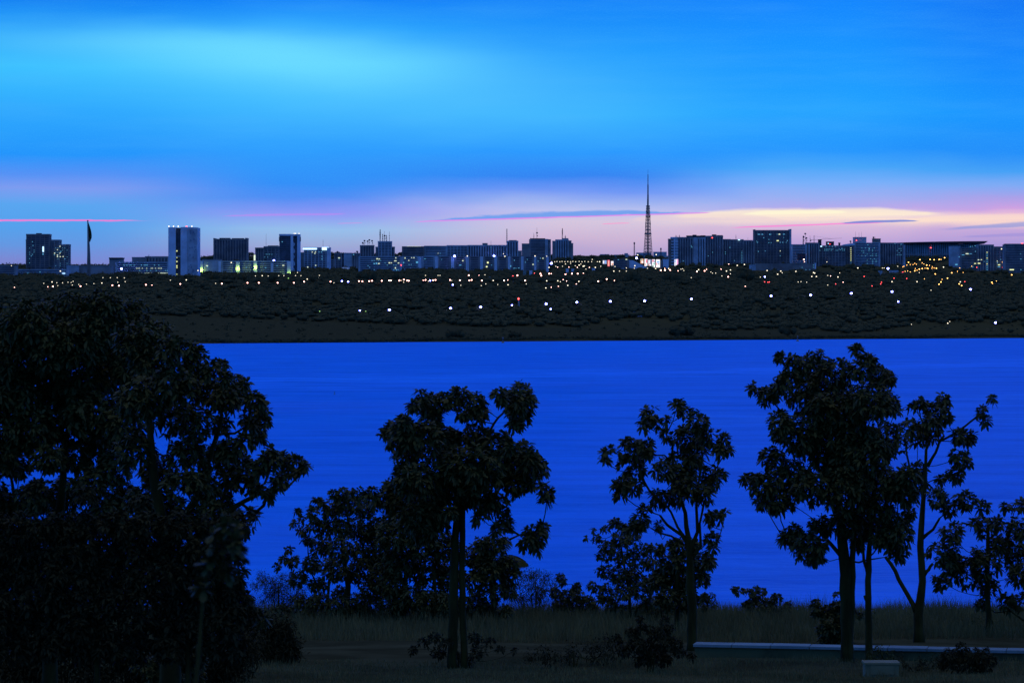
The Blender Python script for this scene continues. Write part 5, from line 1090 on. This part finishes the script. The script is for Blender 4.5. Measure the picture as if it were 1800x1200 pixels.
tree('broadleaf_tree', 'second huge dark tree cut by the left frame edge, behind the first', YL+9,
  [[(90,1330,30),(88,1200,28),(92,1060,24),(100,950,20),(110,850,14),(120,750,8)],[(92,1080,14),(50,980,12),(30,900,8),(20,840,5)],[(95,1000,14),(150,910,10),(190,850,7),(210,800,5)]],
  [(180,545,34),(130,545,32),(225,560,34),(85,560,34),(40,565,34),(0,575,36),(265,590,32),(150,590,44),(90,610,44),(30,625,46),(200,610,44),(240,640,36),(140,660,46),(80,680,46),(20,690,46),(-20,640,40),(200,690,40),(160,725,40),(110,740,38),(60,750,38),(10,760,36),(220,745,32),(180,780,30),(130,800,26),(85,800,24),(-10,800,40),(30,815,22),(200,820,26),(160,850,30),(220,870,26),(110,870,30),(60,870,28),(20,890,28),(-10,930,30),(190,900,30),(150,930,34),(90,930,34),(40,950,34),(230,930,30),(210,980,34),(130,990,34),(70,1000,34),(10,1010,34),(240,1030,30),(180,1040,30),(110,1055,28),(50,1060,28),(0,1070,26),(260,1085,24),(-30,700,40),(-30,880,40),(-30,1000,40)], leaf=14, seed=42, cover=4.2, tipr=.012, grow=1.42)
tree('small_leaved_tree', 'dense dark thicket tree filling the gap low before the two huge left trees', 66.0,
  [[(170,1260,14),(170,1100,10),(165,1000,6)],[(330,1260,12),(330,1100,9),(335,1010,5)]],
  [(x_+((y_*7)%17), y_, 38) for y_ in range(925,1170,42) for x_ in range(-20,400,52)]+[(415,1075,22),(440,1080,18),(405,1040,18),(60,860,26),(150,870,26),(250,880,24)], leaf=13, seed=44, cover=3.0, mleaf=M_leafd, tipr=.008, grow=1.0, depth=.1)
# near blurred sapling
tree('sapling', 'near sapling out of focus, round leaves over the right edge of the left trees', 19.0,
  [[(335,1420,9),(345,1200,8),(355,1060,6),(368,980,4),(385,950,3)],[(355,1050,4),(380,1010,3),(395,985,2.5)]],
  [(398,922,14),(414,936,13),(418,950,14),(410,968,14),(416,972,10),(390,960,18),(395,1000,14),(365,985,16),(355,1030,16),(380,935,14)], leaf=23, nl=7, seed=43, cover=1.3, wr=.6, tipr=.003, droop=.15, depth=.6)

# ------------------------------------------------------------------ grass, wall, boxes
rs = np.random.RandomState(77)
def blades(n, y0, y1, h0, h1, wd, bias=1.0):
    Y = y0 + (y1-y0)*rs.uniform(0,1,n)**bias; X = rs.uniform(-.155,.155,n)*Y; Z = terrain(X,Y)-.03
    cl = .55+.45*np.clip(vnoise(X*1.3, Y*.9)+.3, 0, 1.2); H = rs.uniform(h0,h1,n)*cl
    a = rs.uniform(0,math.pi,n); W_ = wd*rs.uniform(.6,1.4,n); lean = rs.normal(size=(n,2))*.22
    p = np.stack([X,Y,Z],1); sx = np.stack([np.cos(a)*W_/2, np.sin(a)*W_/2, np.zeros(n)],1)
    mid = p + np.stack([lean[:,0]*H*.4, lean[:,1]*H*.4, H*.55],1); tip = p + np.stack([lean[:,0]*H, lean[:,1]*H, H],1)
    return np.concatenate([np.stack([p-sx,p+sx,mid+sx*.6],1), np.stack([p-sx,mid+sx*.6,mid-sx*.6],1), np.stack([mid-sx*.6,mid+sx*.6,tip],1)])
S = np.concatenate([blades(60000,118,141,.25,.75,.022), blades(26000,131,141,.4,.95,.016), blades(34000,92,106.0,.08,.26,.02)])
tag(tris_object('tall_grass', S, M_blade), 'tall dark grass on the bank above the lake', 'grass', kind='stuff')
# long low wall with a pale coping
def wallpt(px, py): Y = foreY(py); return px, Y
A_ = (1222, 107.6); B_ = (2050, 105.4)
ax_, ay_ = (A_[0]-900)/F*A_[1], A_[1]; bx_, by_ = (B_[0]-900)/F*B_[1], B_[1]
L_ = math.hypot(bx_-ax_, by_-ay_); ang = math.atan2(by_-ay_, bx_-ax_)
zt = (HOR-1128.5)/F*A_[1]; ztB = (HOR-1145)/F*B_[1]
r = empty('low_wall', (ax_, ay_, zt-.5), ang); tag(r, 'long low concrete wall with a pale top running off to the right', 'wall')
sl_ = (ztB-zt)/L_
def slab(name, x0, x1, y0, y1, t0, t1, m):
    k = MB(); b_ = []
    for x in (x0, x1):
        for y in (y0, y1):
            for z in (t0, t1): k.v.append((x, y, .5+z+sl_*x))
    k.f = [[0,1,3,2],[4,6,7,5],[0,4,5,1],[2,3,7,6],[1,5,7,3],[0,2,6,4]]
    return k.build(name, m, r)
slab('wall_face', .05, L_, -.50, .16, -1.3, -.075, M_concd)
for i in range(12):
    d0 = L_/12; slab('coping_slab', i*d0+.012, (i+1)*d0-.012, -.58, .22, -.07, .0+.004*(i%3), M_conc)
def ubox(px0, px1, py, Y, label, m, lid=True):
    x0, x1 = wx(px0,Y), wx(px1,Y); gz = T((x0+x1)/2,Y); zt_ = wz(py,Y); r = empty('concrete_box', ((x0+x1)/2,Y,gz)); tag(r, label, 'utility box')
    hw = (x1-x0)/2; k = MB(); k.quadbox(-hw,hw,0,.7,-.3,zt_-gz-.05); k.build('body', m, r)
    k = MB(); k.quadbox(-hw-.03,hw+.03,-.03,.73,zt_-gz-.048,zt_-gz); k.build('lid', m, r)
    k = MB(); k.quadbox(-hw*.7,hw*.7,-.02,-.002,(zt_-gz)*.15,(zt_-gz)*.8); k.build('door_panel', m, r)
ubox(1521, 1580, 1164, 97.5, 'small pale concrete box at the bottom before the slim trunk', mat('box_concrete', (.2,.2,.08), .85, .2, 1))
#ubox(575, 613, 1122, 111, 'dim low concrete box in the grass at left of centre', mat('mossy_concrete',(.05,.05,.008),.9,.3,1))
